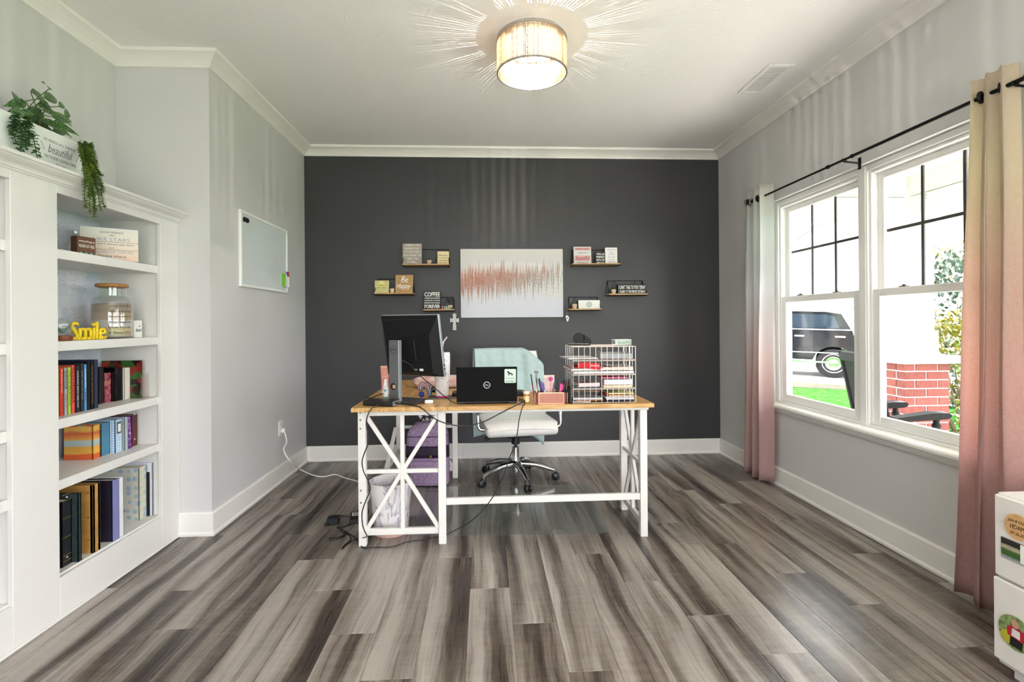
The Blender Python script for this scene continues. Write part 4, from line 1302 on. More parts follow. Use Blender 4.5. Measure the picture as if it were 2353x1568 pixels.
t = NT('shelf_oak')
t.base(t.ramp(t.noise(t.map(t.oc(), (6, 40, 40)), 1, 3), [(.35, '#b58a58'), (.65, '#d9b27c')]))
t.set(Roughness=.45)
M_soak = t.m
M_wire = mat('black_wire', '#101011', .45, .3)
def wall_shelf(label, xl, xr, z, ztop, inset=.018):
    o = thing('wire_wall_shelf', label, 'shelf', ((xl + xr) / 2, YB - .001, z), group='black wire shelves on the dark wall')
    w, h, d = (xr - xl) / 2, ztop - z, .128
    MB().bb(-w, w, -d, -.004, 0, .011, .0015).build('board', M_soak, o)
    fr = MB()
    r = .0028
    for s in (-1, 1):
        a = s * (w - .003)
        b = s * (w - inset)
        fr.tube([(a, -d - .002, .0), (b, -.004, h)], r, 6, 1)
        fr.tube([(a, -d - .002, -.003), (a, -.004, -.003)], r, 6, 1)
        fr.tube([(a, -.004, -.003), (b, -.004, h)], r, 6, 1)
    fr.tube([(-w + inset, -.004, h), (w - inset, -.004, h)], r, 6, 1)
    fr.tube([(-w, -d - .002, -.003), (w, -d - .002, -.003)], r, 6, 1)
    fr.tube([(-w, -.004, -.003), (w, -.004, -.003)], r, 6, 1)
    for f in (-.52, .52):
        c_ = f * w
        fr.tube([(c_ - .05, -.004, 0), (c_, -.004, h), (c_ + .05, -.004, 0)], r * .9, 6, 1)
    fr.build('wire_frame', M_wire, o)
    return o
zf = .0113
S1 = (-.704, -.300, 1.682, 1.832)
S2 = (-.942, -.607, 1.437, 1.575)
S3 = (-.531, -.259, 1.295, 1.412)
S4 = (.757, 1.179, 1.685, 1.828)
S5 = (1.070, 1.419, 1.421, 1.552)
S6 = (.724, 1.012, 1.292, 1.408)
wall_shelf('black wire wall shelf holding the grey elevator sign, upper left of the painting', *S1)
wall_shelf('black wire wall shelf holding the Be Happy sign, left of the painting', *S2)
wall_shelf('black wire wall shelf holding the coffee sign, lower left of the painting', *S3)
wall_shelf('black wire wall shelf with three signs, upper right of the painting', *S4)
wall_shelf('black wire wall shelf holding the long black sign, right of the painting', *S5)
wall_shelf('black wire wall shelf with the hexagon card, lower right of the painting', *S6)
def on_shelf(S, pl, pr, ptop, depth=.07):
    """x centre, width, height of an item on shelf S spanning pixels pl..pr at a depth behind the front edge"""
    y = YB - depth
    a, b = W(pl, 700, y=y).x, W(pr, 700, y=y).x
    return (a + b) / 2, b - a, W((pl + pr) / 2, ptop, y=y).z - S[2] - zf
M_taupe = mat('taupe_sign', '#a79d92', .7)
M_cream = mat('cream_sign', '#eddcac', .7)
M_kraft = mat('kraft_sign', '#b58f5f', .7, 0, .12, 30)
x, w, h = on_shelf(S1, 926, 970, 560)
signbox('elevator_sign', 'taupe box sign about no elevator to success on the upper left wall shelf', w, h, .03, (x, YB - .08, S1[2] + zf), 0, M_taupe, M_taupe, R(3),
        lines=[(s, M_white, 0, .93 - i * .165, ww, .085) for i, (s, ww) in enumerate((('THERE IS NO', .84), ('ELEVATOR', .72), ('TO SUCCESS,', .84), ('YOU HAVE TO', .92), ('TAKE THE', .66), ('STAIRS.', .5)))])
x, w, h = on_shelf(S1, 1006, 1033, 578)
signbox('unicorn_card', 'small cream block sign at the right end of the upper left wall shelf', w, h, .02, (x, YB - .075, S1[2] + zf), 0, M_cream, M_kraft,
        lines=[(s, M_grey_ink, 0, .70 - i * .19, .72, .10) for i, s in enumerate(("Don't ever", 'let anyone', 'de horn', 'your unicorn'))])
t = NT('yellow_medallion_print')
pp = t.sep(t.oc())
rr = t.math('SQRT', t.math('ADD', t.math('POWER', pp[0], 2), t.math('POWER', t.math('SUBTRACT', pp[2], .06), 2)))
vo = t.n('ShaderNodeTexVoronoi', {'Vector': t.oc(), 'Scale': 38.0}, 0)
rg = t.ramp(t.math('FRACT', t.math('MULTIPLY', vo, 3)), [(0, '#dfe3a8'), (.3, '#b7b04a'), (.5, '#e9c55a'), (.75, '#9fb8b0'), (1, '#e8e4c8')])
t.base(t.mix(t.math('LESS_THAN', rr, .036), rg, '#e3d98a'))
t.set(Roughness=.6)
x, w, h = on_shelf(S2, 862, 894, 645)
signbox('medallion_sign', 'small yellow patterned block sign on the wall shelf left of the painting', w, h, .022, (x, YB - .08, S2[2] + zf), 0, t.m, M_cream, R(2),
        lines=[('DO MORE OF', M_black, 0, .62, .55, .09), ('what makes', M_black, 0, .47, .6, .10, .2), ('you HAPPY', M_black, 0, .32, .55, .10)])
x, w, h = on_shelf(S2, 909, 949, 632)
signbox('be_happy_sign', 'kraft brown sign reading Be Happy in white script', w, h, .028, (x, YB - .085, S2[2] + zf), R(-4), M_kraft, mat('pale_maple', '#d9b88c', .6), R(3),
        lines=[('Be', M_white, .02, .74, .42, .34, .3), ('Happy', M_white, -.02, .34, .82, .36, .3)])
x, w, h = on_shelf(S3, 974, 1013, 671)
signbox('coffee_sign', 'black box sign reading COFFEE FOREVER in white letters', w, h, .028, (x, YB - .085, S3[2] + zf), 0, M_black, M_black, R(2),
        lines=[('COFFEE', M_white, 0, .85, .92, .26), ('A WARM AND DELICIOUS', M_white, 0, .635, .92, .07), ('ALTERNATIVE TO HATING', M_white, 0, .50, .92, .07), ('EVERYBODY EVERY MORNING', M_white, 0, .365, .92, .07), ('FOREVER', M_white, 0, .165, .92, .21)])
x, w, h = on_shelf(S4, 1319, 1359, 567)
M_pinkb = mat('pink_band', '#e9a9a8', .7)
o = signbox('difficult_roads_sign', 'pink and white sign about difficult roads on the upper right wall shelf', w, h, .022, (x, YB - .085, S4[2] + zf), 0, mat('pale_grey_board', '#dfe2e2', .7), M_white, R(5))
MB().bb(-w * .45, w * .45, -.0018, -.0012, h * .78, h * .94).bb(-w * .45, w * .45, -.0018, -.0012, h * .16, h * .48).build('colour_band', M_pinkb, o)
for L in (('DIFFICULT ROADS', M_grey_ink, 0, .86, .72, .085), ('OFTEN LEAD TO', M_grey_ink, .02, .63, .62, .075), ('beautiful', M_grey_ink, 0, .33, .78, .24, .35), ('DESTINATIONS', M_grey_ink, .02, .07, .6, .07)):
    text(L[0], o, L[1], L[2] * w, L[3] * h, w=L[4] * w, h=L[5] * h, y=-.0022, shear=L[6] if len(L) > 6 else 0)
x, w, h = on_shelf(S4, 1369, 1391, 580)
signbox('small_black_sign', 'small black block sign with white letters between the two pale signs', w, h, .022, (x, YB - .075, S4[2] + zf), R(4), M_black, mat('olive_wood', '#6a5f48', .7),
        lines=[(s, M_white, 0, .84 - i * .25, .84, .17) for i, s in enumerate(("WE'LL BE", 'FRIENDS', 'UNTIL WE', 'ARE OLD'))])
x, w, h = on_shelf(S4, 1391, 1419, 569)
signbox('grey_quote_sign', 'white sign with pale grey lettering at the right of the upper right wall shelf', w, h, .02, (x, YB - .08, S4[2] + zf), 0, M_white, M_white, R(3),
        lines=[('Give up', M_blue_ink, 0, .85, .62, .10, .2), ('LIKE', M_blue_ink, 0, .69, .3, .06), ('PATIENCE', M_blue_ink, 0, .56, .5, .06), ('for up', M_blue_ink, 0, .40, .6, .10, .2), ('YOU ARE', M_blue_ink, 0, .24, .4, .06), ('ENOUGH', M_blue_ink, 0, .11, .6, .07)])
x, w, h = on_shelf(S5, 1419, 1484, 654)
signbox('long_black_sign', 'long black sign about not talking today, on the wall shelf right of the painting', w, h, .03, (x, YB - .085, S5[2] + zf), 0, M_black, M_black, 0,
        lines=[("I CAN'T TALK TO YOU TODAY", M_white, 0, .70, .94, .40), ('I TALKED TO TWO PEOPLE YESTERDAY', M_white, 0, .22, .94, .30)])
x, w, h = on_shelf(S6, 1329, 1378, 690)
o = signbox('hexagon_card', 'white card with pale green hexagon on the wall shelf below right of the painting', w, h, .012, (x, YB - .08, S6[2] + zf), 0, mat('speckled_card', '#efefed', .7, 0, .06, 300), M_white, R(4))
hx = [(.030 * math.sin(R(60 * k)), h * .5 + .030 * math.cos(R(60 * k))) for k in range(6)]
MB().prism(hx, 'xz', -.0018, -.0012).build('hexagon', mat('sage_print', '#b3c4bf', .7), o)
for i, s in enumerate(('may your', 'coffee be', 'strong')):
    text(s, o, M_white, 0, h * .5 + .012 - i * .012, w=.036, h=.008, y=-.0022)
# little potted plants on the shelves
M_pot = mat('beige_clay_pot', '#d8bfa4', .7, 0, .06, 40)
def pot(label, S, px_, ptop, kind, r=.026, seed=1, pw=None):
    x = W(px_, 690, y=YB - .075).x
    o = thing('potted_succulent', label, 'potted plant', (x, YB - .075, S[2] + zf), group='small potted plants on the wall shelves')
    h = r * 1.75
    MB().lathe([(0, 0), (r * .72, 0), (r * .78, .003), (r, h - .004), (r, h), (r * .9, h), (r * .86, h - .006), (0, h - .006)], seg=24).build('pot', M_pot, o, True)
    g = random.Random(seed)
    n = {'dark': 16, 'green': 18, 'white': 14, 'spike': 13}[kind]
    mm = {'dark': mat('dark_green_leaf', '#22301f', .5), 'green': mat('fresh_green_leaf', '#3c8a3a', .5), 'white': mat('frosted_white_leaf', '#c9c8bd', .6), 'spike': mat('grey_green_leaf', '#3b4740', .5)}[kind]
    hh = {'dark': .022, 'green': .022, 'white': .018, 'spike': .075}[kind]
    for k in range(n):
        a = k * 2.4
        sp_ = {'dark': .8, 'green': .9, 'white': 1.1, 'spike': .35}[kind]
        put_leaf(o, Vector((r * .45 * math.cos(a) * g.random(), r * .45 * math.sin(a) * g.random(), h - .006)), (math.cos(a) * sp_ * g.uniform(.3, 1), math.sin(a) * sp_ * g.uniform(.3, 1), 1), (0, 0, 1), hh * g.uniform(.7, 1.25), leaf_by[kind], .7 if kind != 'spike' else .35)
    return o
leaf_by = {}
for kind, c_ in (('dark', '#22301f'), ('green', '#3c8a3a'), ('white', '#c9c8bd'), ('spike', '#3b4740')):
    me = lmesh.copy()
    me.materials.clear()
    me.materials.append(mat('shelf_leaf_' + kind, c_, .5, 0, .25, 60))
    leaf_by[kind] = me
pot('tiny beige pot with dark succulent beside the elevator sign', S1, 987, 585, 'dark', .021, 1)
pot('tiny beige pot with frosted white succulent beside the Be Happy sign', S2, 901, 652, 'white', .021, 2)
pot('small beige pot with grey-green spiky plant beside the coffee sign', S3, 1034, 690, 'spike', .020, 3)
pot('tiny beige pot with green succulent beside the long black sign', S5, 1410, 655, 'green', .022, 4)
pot('small beige pot with grassy green plant beside the hexagon card', S6, 1320, 690, 'green', .024, 5)
# row of little coloured bottles in front of the coffee shelf pot
for k, (c_, nm) in enumerate((('#c8484e', 'red'), ('#8fb04a', 'lime'), ('#b9d6e8', 'pale blue'), ('#9cc45a', 'green'), ('#8fb8d8', 'blue'), ('#a8323e', 'dark red'))):
    x = W(1016 + k * 4.6, 706, y=YB - .115).x
    bt = thing('mini_bottle', 'tiny %s bottle in the row beside the coffee sign' % nm, 'bottle', (x, YB - .115, S3[2] + zf), group='tiny bottles on the coffee shelf')
    MB().lathe([(0, 0), (.0065, 0), (.007, .012), (.004, .017), (.0035, .02)], seg=12).build('bottle', mat('mini_bottle_%d' % k, c_, .3), bt, True)
    MB().lathe([(.0036, .019), (.0042, .019), (.0042, .025), (0, .025)], seg=10).build('cap', M_white, bt, True)
# hanging ornaments
M_lace = mat('pewter_lace', '#cfcdc8', .5, .4, .15, 80)
cr = thing('cross_ornament', 'silver filigree cross hanging from the coffee shelf', 'ornament', (-.268, YB - .02, 1.125))
cr_poly = [(-.014, 0), (.014, 0), (.012, .04), (.009, .058), (.026, .054), (.034, .052), (.034, .082), (.026, .080), (.010, .078), (.013, .095), (.014, .112), (-.014, .112), (-.013, .095), (-.010, .078), (-.026, .080), (-.034, .082), (-.034, .052), (-.026, .054), (-.009, .058), (-.012, .04)]
cr_poly = [(a * 1.12, b * 1.28) for a, b in cr_poly]
MB().prism(cr_poly, 'xz', -.004, .002).build('cross_plate', M_lace, cr)
for (a, b, r) in ((0, .128, .010), (0, .086, .011), (-.027, .086, .010), (.027, .086, .010), (0, .05, .009), (0, .02, .012)):
    MB().lathe([(r * .55, 0), (r, .0), (r, .003), (r * .55, .003), (r * .55, 0)], m=Matrix.Translation((a, -.004, b)) @ Matrix.Rotation(R(90), 4, 'X'), seg=14).build('rosette', M_lace, cr, True)
    MB().ball((a, -.006, b), r * .3, 1).build('bead', mat('dark_bead', '#3a3a3a', .4), cr)
MB().tube([(0, -.001, .143), (.003, -.004, .17), (.008, -.07, .205)], .0012, 5).build('cord', M_lace, cr)
tg = thing('tag_ornament', 'small white tag on a string hanging from the hexagon card shelf', 'ornament', (.715, YB - .06, 1.20))
MB().prism([(-.014, .042), (.004, .047), (.020, .028), (.012, -.002), (.0, -.010), (-.006, .012)], 'xz', -.002, .001).build('tag', M_white, tg)
MB().prism([(-.001, .018), (.007, .020), (.006, .028), (-.002, .027)], 'xz', -.003, -.002).build('heart', M_black, tg)
MB().tube([(-.003, 0, .044), (.002, 0, .09), (.012, .03, .175)], .001, 5).build('cord', M_lace, tg)

# ================================================================== desk
t = NT('desk_oak_top')
gr = t.noise(t.map(t.oc(), (5, 60, 30)), 1, 4, .6, .4)
t.base(t.ramp(gr, [(.30, '#a8783f'), (.5, '#c79a5c'), (.7, '#ddb880')]))
t.set(Roughness=.35)
t.bump(gr, .05, .003)
M_oak = t.m
t = NT('desk_oak_top_across')
gr = t.noise(t.map(t.oc(), (60, 5, 30)), 1, 4, .6, .4)
t.base(t.ramp(gr, [(.30, '#a8783f'), (.5, '#c79a5c'), (.7, '#ddb880')]))
t.set(Roughness=.35)
M_oak2 = t.m
M_leg = mat('white_powder_coat', '#e9e6e2', .35, 0, .02)
M_bolt = mat('steel_bolt', '#9a9a9c', .3, 1)
DZ, DT = .75, .022
dk = thing('corner_desk', 'L-shaped desk with oak tops and white X-braced metal legs', 'desk', (.1, 3.0, 0))
MB().bb(-.700, -.2008, 2.685, 3.975, DZ - DT, DZ, .0015).build('side_top', M_oak2, dk, world=True)
MB().bb(-.1996, .900, 2.685, 3.215, DZ - DT, DZ, .0015).build('front_top', M_oak, dk, world=True)
ZU = DZ - DT
def post(x, y, sx=.04, sy=.04):
    MB().bb(x - sx / 2, x + sx / 2, y - sy / 2, y + sy / 2, 0, ZU, .0025).build('leg', M_leg, dk, world=True)
def jack(a, b, axis, const, z0=.072, z1=None, zm=.395):
    """X-braced panel with cross bars between two legs (a..b along axis)"""
    z1 = z1 or ZU - .032
    P = (lambda u, z: (u, const, z)) if axis == 'x' else (lambda u, z: (const, u, z))
    n = Vector((0, 1, 0)) if axis == 'x' else Vector((1, 0, 0))
    m = (a + b) / 2
    wb = .022
    mk = lambda p, q, h, nm, w_=.022: MB().bar(P(*p), P(*q), w_, h, n.cross(Vector(P(*q)) - Vector(P(*p))), .002).build(nm, M_leg, dk, world=True)
    mk((a, z0), (b, z0), .034, 'bottom_rail')
    mk((a, ZU - .017), (b, ZU - .017), .034, 'top_rail')
    mk((a, zm), (b, zm), .022, 'middle_bar', .020)
    mk((m, z0), (m, z1), .022, 'centre_bar', .021)
    for u, z in ((a, z0 + .012), (b, z0 + .012), (a, z1), (b, z1)):
        mk((m, zm), (u, z), .022, 'diagonal_bar', .018)
FY, FB = 2.772, 3.935
LX0, LX1, RX = -.662, -.238, .868
for x, y in ((LX0, FY), (LX1, FY), (LX0, FB), (LX1, FB), (RX, 2.790), (RX, 3.19)):
    post(x, y)
jack(LX0 + .02, LX1 - .02, 'x', FY)
jack(LX0 + .02, LX1 - .02, 'x', FB)
jack(2.81, 3.17, 'y', RX)
rl = lambda p, q, w_, h, nm='rail': MB().bar(p, q, w_, h, (0, 0, 1), .002).build(nm, M_leg, dk, world=True)
rl((LX1 + .02, FY + .01, .222), (RX - .02, FY + .016, .222), .022, .036, 'front_stretcher')
rl((LX1 + .02, FY - .02, ZU - .011), (RX + .02, FY - .02, ZU - .011), .02, .022, 'front_apron')
rl((LX1 + .02, 3.19, ZU - .013), (RX - .02, 3.19, ZU - .013), .02, .026, 'rear_apron')
rl((LX0, FY + .02, ZU - .015), (LX0, FB - .02, ZU - .015), .02, .03, 'side_apron')
rl((LX1, FY + .02, ZU - .015), (LX1, FB - .02, ZU - .015), .02, .03, 'side_apron')
rl((LX0, FY + .02, .22), (LX0, FB - .02, .22), .018, .028, 'side_stretcher')
MB().bar((LX0, 3.20, .10), (LX0, 3.78, .42), .018, .026, (1, 0, 0), .002).build('diagonal_brace', M_leg, dk, world=True)
for x, z in ((LX0, .714), (LX0, .675), (LX0, .630), (LX1, .714), (LX0, .30), (LX0, .235)):
    MB().lathe([(0, .003), (.004, .0028), (.0055, 0)], m=Matrix.Translation((x - .006, FY - .02, z)) @ Matrix.Rotation(R(90), 4, 'X'), seg=12).build('bolt', M_bolt, dk, True, True)

# ------------------------------------------------------------------ under the desk
t = NT('pink_marble_print')
v = t.oc()
n1 = t.noise(v, 7, 4, .6, 1.5)
vein = t.math('ABSOLUTE', t.math('SUBTRACT', t.noise(t.map(v, (1, 1, .7)), 6, 5, .6, .8), .5))
c1 = t.ramp(n1, [(.35, '#efe6e6'), (.6, '#f4f1f2')])
t.base(t.mix(t.ramp(vein, [(.0, (1, 1, 1)), (.035, (0, 0, 0))]), c1, '#a59fb2'))
t.set(Roughness=.35)
tb = thing('waste_bin', 'white marble-print waste bin with pink rim base under the desk', 'waste bin', (-.545, 2.945, 0))
MB().lathe([(0, .006), (.092, .006), (.097, .035), (.119, .29), (.121, .296), (.117, .296), (.095, .04), (0, .034)], seg=40).build('bin_shell', t.m, tb, True)
MB().lathe([(0, 0), (.093, 0), (.0965, .006), (.0985, .034), (.0965, .036), (0, .036)], seg=40).build('base_band', mat('blush_plastic', '#dcb3a8', .4), tb, True)

M_purp = mat('purple_heather_fabric', '#a58cae', .9, 0, .35, 90, .2, 400)
M_dpur = mat('dark_purple_nylon', '#2a1b36', .6)
bg = thing('backpack', 'purple heather backpack with dark band standing under the desk', 'backpack', (-.43, 3.80, 0), R(-3))
def bagf(u, v):
    a = 2 * math.pi * u
    e = .55
    cx_, sx_ = math.cos(a), math.sin(a)
    px_ = .155 * abs(cx_) ** e * (1 if cx_ >= 0 else -1)
    py_ = .085 * abs(sx_) ** e * (1 if sx_ >= 0 else -1)
    z = .012 + .44 * v
    k = 1 - .08 * v - (max(0, v - .82) / .18) ** 2 * .42
    bl_ = 1 + .05 * math.sin(math.pi * v)
    return Vector((px_ * k * bl_, py_ * k * bl_, z))
m_ = MB().grid(bagf, 40, 24, True)
m_.build('body', M_purp, bg, True)
MB().ball((0, 0, .449), .1, 2, (1.0, .52, .14)).build('top_panel', M_purp, bg, True)
MB().grid(lambda u, v: Vector((bagf(.5 + u * .5, (v * .085 + .20) / .44).x * 1.02, bagf(.5 + u * .5, (v * .085 + .20) / .44).y * 1.06 - .002, .212 + v * .085)), 24, 4).build('dark_band', M_dpur, bg, True, solid=.002)
MB().bb(-.115, .115, -.103, -.085, .03, .19, .01, 2).build('front_pocket', M_purp, bg, True)
MB().tube([(-.05, 0, .45), (-.04, 0, .485), (0, 0, .495), (.04, 0, .485), (.05, 0, .45)], .006).build('top_handle', M_dpur, bg, True)
MB().tube([bagf(.5 + u * .5, .80) * 1.0 + Vector((0, -.003, 0)) for u in (0, .15, .3, .5, .7, .85, 1)], .003, 6, 4).build('zip', M_black, bg, True)
for x_, z_ in ((.03, .235), (.095, .185)):
    MB().bb(x_, x_ + .012, -.106, -.101, z_ - .018, z_, .001).build('zip_pull', M_gold, bg)
MB().bb(-.13, .13, -.08, .08, .0, .014, .005).build('base_panel', M_black, bg)

t = NT('clear_vinyl_mat')
tr = t.n('ShaderNodeBsdfTransparent', {'Color': (.985, .992, .987, 1)})
gl = t.n('ShaderNodeBsdfGlossy', {'Color': (1, 1, 1, 1), 'Roughness': .12})
hz = t.math('MULTIPLY', t.noise(t.oc(), 5, 5, .7), .13)
tr = t.n('ShaderNodeMixShader', {0: hz, 1: tr, 2: t.n('ShaderNodeBsdfDiffuse', {'Color': lin('#dde6e2')})})
fr_ = t.schlick(.9)
t.t.links.new(t.n('ShaderNodeMixShader', {0: fr_, 1: tr, 2: gl}), t.out.inputs['Surface'])
mt = [(-.385, 3.725), (-.42, 3.69), (-.47, 3.10), (-.43, 2.90), (-.38, 2.868), (.62, 2.825), (.69, 2.85), (.76, 3.60), (.735, 3.66), (.68, 3.69)]
M_mat = t.m
tag(MB().prism(mt, 'xy', .0004, .0018).build('chair_mat', M_mat), 'clear plastic chair mat lying on the floor under the desk', 'chair mat')

# ------------------------------------------------------------------ office chair
M_chr = mat('polished_chrome', '#d4d5d8', .08, 1, .01)
M_lea = mat('white_leather', '#eceae8', .4, 0, .03, 30, .05, 300)
M_bpl = mat('black_plastic', '#16171b', .35, 0, .05)
CC = Vector((.222, 3.84, 0))
oc = thing('office_chair', 'white ribbed leather swivel chair with chrome base behind the desk', 'office chair', CC, R(8))
for k in range(5):
    a = R(-85 + 72 * k)
    d = Vector((math.cos(a), math.sin(a), 0))
    lg = MB().tube([d * .03 + Vector((0, 0, .125)), d * .15 + Vector((0, 0, .118)), d * .29 + Vector((0, 0, .078))], .025, 12, 4, taper=.015)
    lg.cyl(d * .285 + Vector((0, 0, .045)), d * .285 + Vector((0, 0, .085)), .0085, seg=10)
    lg = lg.build('base_leg', M_chr, oc, True)
    cs = MB()
    s = Vector((-d.y, d.x, 0))
    hub = d * .298 + Vector((0, 0, .030))
    for q in (-1, 1):
        mm = Matrix.Translation(hub + s * q * .014) @ Matrix((s, d, Vector((0, 0, 1)))).transposed().to_4x4() @ Matrix.Rotation(R(90), 4, 'Y')
        cs.lathe([(0, -.010), (.022, -.010), (.028, -.006), (.030, 0), (.028, .006), (.022, .010), (0, .010)], seg=20, m=mm)
    cs.cyl(hub - s * .006, hub + s * .006, .014, seg=12)
    cs.build('caster', M_bpl, oc, True)
MB().lathe([(0, .06), (.022, .06), (.024, .08), (.024, .10), (.045, .105), (.048, .14), (.03, .15), (.027, .16), (.027, .25), (.0, .25)], seg=24).build('column', M_chr, oc, True)
MB().lathe([(0, .25), (.014, .25), (.014, .31), (0, .31)], seg=16).lathe([(0, .275), (.032, .275), (.034, .34), (0, .34)], seg=20).build('gas_lift', M_bpl, oc, True)
MB().bb(-.09, .09, -.13, .12, .345, .375, .008).build('seat_mechanism', M_bpl, oc)
MB().tube([(-.09, 0, .36), (-.16, -.02, .352), (-.20, -.03, .34)], .006).cyl((-.20, -.03, .34), (-.24, -.04, .325), .014, .012, 12).build('tilt_lever', M_bpl, oc, True)
# seat cushion with cross ribs
def seatf(u, v):
    x = (u - .5) * .53
    y = -.29 + v * .52
    front = max(0, 1 - v / .16)
    rnd_ = math.cos(math.pi * (u - .5) * .98) ** .22
    rib = .006 * abs(math.sin(v * math.pi * 7)) ** .5
    z = .452 + (.036 + rib) * rnd_ - .045 * front ** 2
    return Vector((x * (1 - .12 * front ** 2), y, z))
sb = MB().grid(seatf, 30, 60)
sb.build('seat_cushion', M_lea, oc, True)
MB().bb(-.26, .26, -.285, .225, .385, .458, .030, 3).build('seat_base', M_lea, oc, True)
# backrest
def backf(u, v, d=0):
    x = (u - .5) * (.50 - .05 * v ** 3)
    z = .50 + v * .455
    y = .215 + .07 * v + .05 * (1 - (2 * u - 1) ** 2) * .6 + .045 * math.sin(math.pi * v) * -.4
    return Vector((x, y + d - .005 * abs(math.sin(v * math.pi * 9)), z))
bk2 = MB().grid(lambda u, v: backf(u, v, -.022), 24, 60).grid(lambda u, v: backf(1 - u, v, .022), 24, 60)
bk2.build('backrest_cushion', M_lea, oc, True)
for s in (-1, 1):
    MB().tube([backf(.5 + s * .5, f) for f in (0, .25, .5, .75, 1)], .02, 10, 4).build('back_frame', M_chr, oc, True)
    MB().tube([(s * .245, -.17, .425), (s * .30, -.17, .44), (s * .305, -.15, .56), (s * .305, -.10, .625), (s * .305, .05, .645), (s * .30, .16, .63), (s * .27, .235, .60)], .011, 10, 6).build('armrest', M_chr, oc, True)
    MB().bar((s * .305, -.12, .648), (s * .305, .10, .662), .045, .02, (0, 0, 1), .008).build('arm_pad', M_lea, oc, True)
MB().bar((-.25, .235, .50), (.25, .235, .50), .03, .03, (0, 0, 1), .005).build('back_crossbar', M_chr, oc)
# blanket over the chair back
M_teal = mat('pale_teal_fleece', '#bcd3d3', .95, 0, .05, 25, .25, 300)
bl = thing('throw_blanket', 'pale teal fleece blanket draped over the back of the office chair', 'blanket', CC + Matrix.Rotation(R(8), 3, 'Z') @ Vector((0, .25, .33)), R(8))
off_ = Vector((0, .25, .33))
def blf(u, v):
    """v 0..1 from front hem over the top to the rear hem"""
    x = (u - .5) * .57
    ripple = .010 * math.sin(u * 21) + .006 * math.sin(u * 37 + 1)
    L = 1.21
    s = v * L
    cut = .0 if u < .72 else (u - .72) / .28
    topz = .966 - .10 * cut ** 1.5 * 1.2
    if s < .46:
        z = topz - (.46 - s)
        f = (z - .5) / .455
        y = backf(u, min(max(f, 0), 1)).y - .048 + ripple * .6
    elif s < .54:
        a = (s - .46) / .08 * math.pi
        y = backf(u, 1).y + .001 - .049 * math.cos(a)
        z = topz + .018 * math.sin(a)
    else:
        z = topz - (s - .54)
        f = (z - .5) / .455
        y = backf(u, min(max(f, 0), 1)).y + .050 + ripple * (1.2 - v)
    z -= .012 * math.sin(u * 9 + 2) * abs(v - .45) * 2
    return Vector((x + .01 * math.sin(6 * v + u * 3), y, z)) - off_
MB().grid(blf, 60, 70).build('fleece', M_teal, bl, True, solid=.006)
MB().tube([blf(k / 20, 0) for k in range(21)], .006, 6, 1).build('hem', M_teal, bl, True)
MB().tube([blf(k / 20, 1) for k in range(21)], .006, 6, 1).build('hem', M_teal, bl, True)

# ================================================================== on the desk
D = DZ + .0004
M_mon = mat('black_monitor_plastic', '#151517', .5, 0, .06, 200, **{'Specular_IOR_Level': .2})
M_slv = mat('silver_plastic', '#9fa6ad', .35, .5, .03)
# monitor, turned a little, seen from behind
mn = thing('monitor', 'black computer monitor on a tall silver stand, its back to the viewer', 'monitor', (-.482, 2.885, D), R(-28))
mi = mn.matrix_basis.inverted()
MB().bb(-.075, .155, -.06, .10, 0, .010, .003).build('stand_base', mat('dark_silver', '#4c4f53', .35, .6), mn)
st_ = MB().prism([(-.030, .010), (.032, .010), (.028, .345), (-.030, .345)], 'xz', -.052, -.030)
st_.build('stand_column', mat('gunmetal_column', '#77777a', .35, .5, .1, 200), mn)
MB().bb(.030, .036, -.052, -.026, .008, .345, .001).build('column_edge', M_slv, mn)
MB().lathe([(.019, -.0006), (.0205, -.0006), (.0205, .0006), (.019, .0006), (.019, -.0006)], m=Matrix.Translation((-.001, -.0527, .293)) @ Matrix.Rotation(R(90), 4, 'X'), seg=30).build('logo_ring', M_black, mn)
text('DELL', mn, M_black, -.001, .293, w=.028, h=.009, y=-.0532)
MB().cyl((-.002, -.0535, .09), (-.002, -.0285, .09), .0195, seg=26).build('cable_hole', M_black, mn, True)
MB().cyl((.004, -.0538, .09), (.004, -.0533, .09), .011, seg=20).build('cable_hole_glint', mat('peach_glint', '#d6a98c', .5), mn, True)  # small peach disc painted as a glint inside the cable hole
scr = Matrix.Translation((.045, .0, .30)) @ Matrix.Rotation(R(10), 4, 'X') @ Matrix.Translation((0, .045, -.30)) @ Matrix.Rotation(R(0), 4, 'Z')
sh = MB()
hw, z0_, z1_ = .196, .125, .478
sh.bb(-hw, hw, .012, .034, z0_, z1_, .004, m=scr)
sh.build('screen_bezel', M_slv, mn)
bkp = MB()
ins = .035
A = [(-hw + .003, .012, z0_ + .003), (hw - .003, .012, z0_ + .003), (hw - .003, .012, z1_ - .003), (-hw + .003, .012, z1_ - .003)]
B = [(-hw + .04, -.022, z0_ + .03), (hw - .05, -.022, z0_ + .03), (hw - .05, -.022, z1_ - .11), (-hw + .04, -.022, z1_ - .11)]
va = [bkp.b.verts.new(scr @ Vector(p)) for p in A]
vb = [bkp.b.verts.new(scr @ Vector(p)) for p in B]
for k in range(4):
    bkp.b.faces.new((va[k], va[(k + 1) % 4], vb[(k + 1) % 4], vb[k]))
bkp.b.faces.new(vb)
bkp.b.faces.new(va[::-1])
bmesh.ops.recalc_face_normals(bkp.b, faces=bkp.b.faces[:])
bkp.build('back_shell', M_mon, mn)
MB().bb(-hw + .025, hw - .055, .003, .0075, z1_ - .0275, z1_ - .0245, m=scr @ Matrix.Translation((0, -.0005, 0))).build('vent_slot', M_black, mn)
MB().bb(-.05, .05, -.03, -.018, .22, .345, .004, m=scr).build('mount_plate', M_mon, mn)
for k, (a, b) in enumerate(((.155, .163), (.168, .176))):
    pass
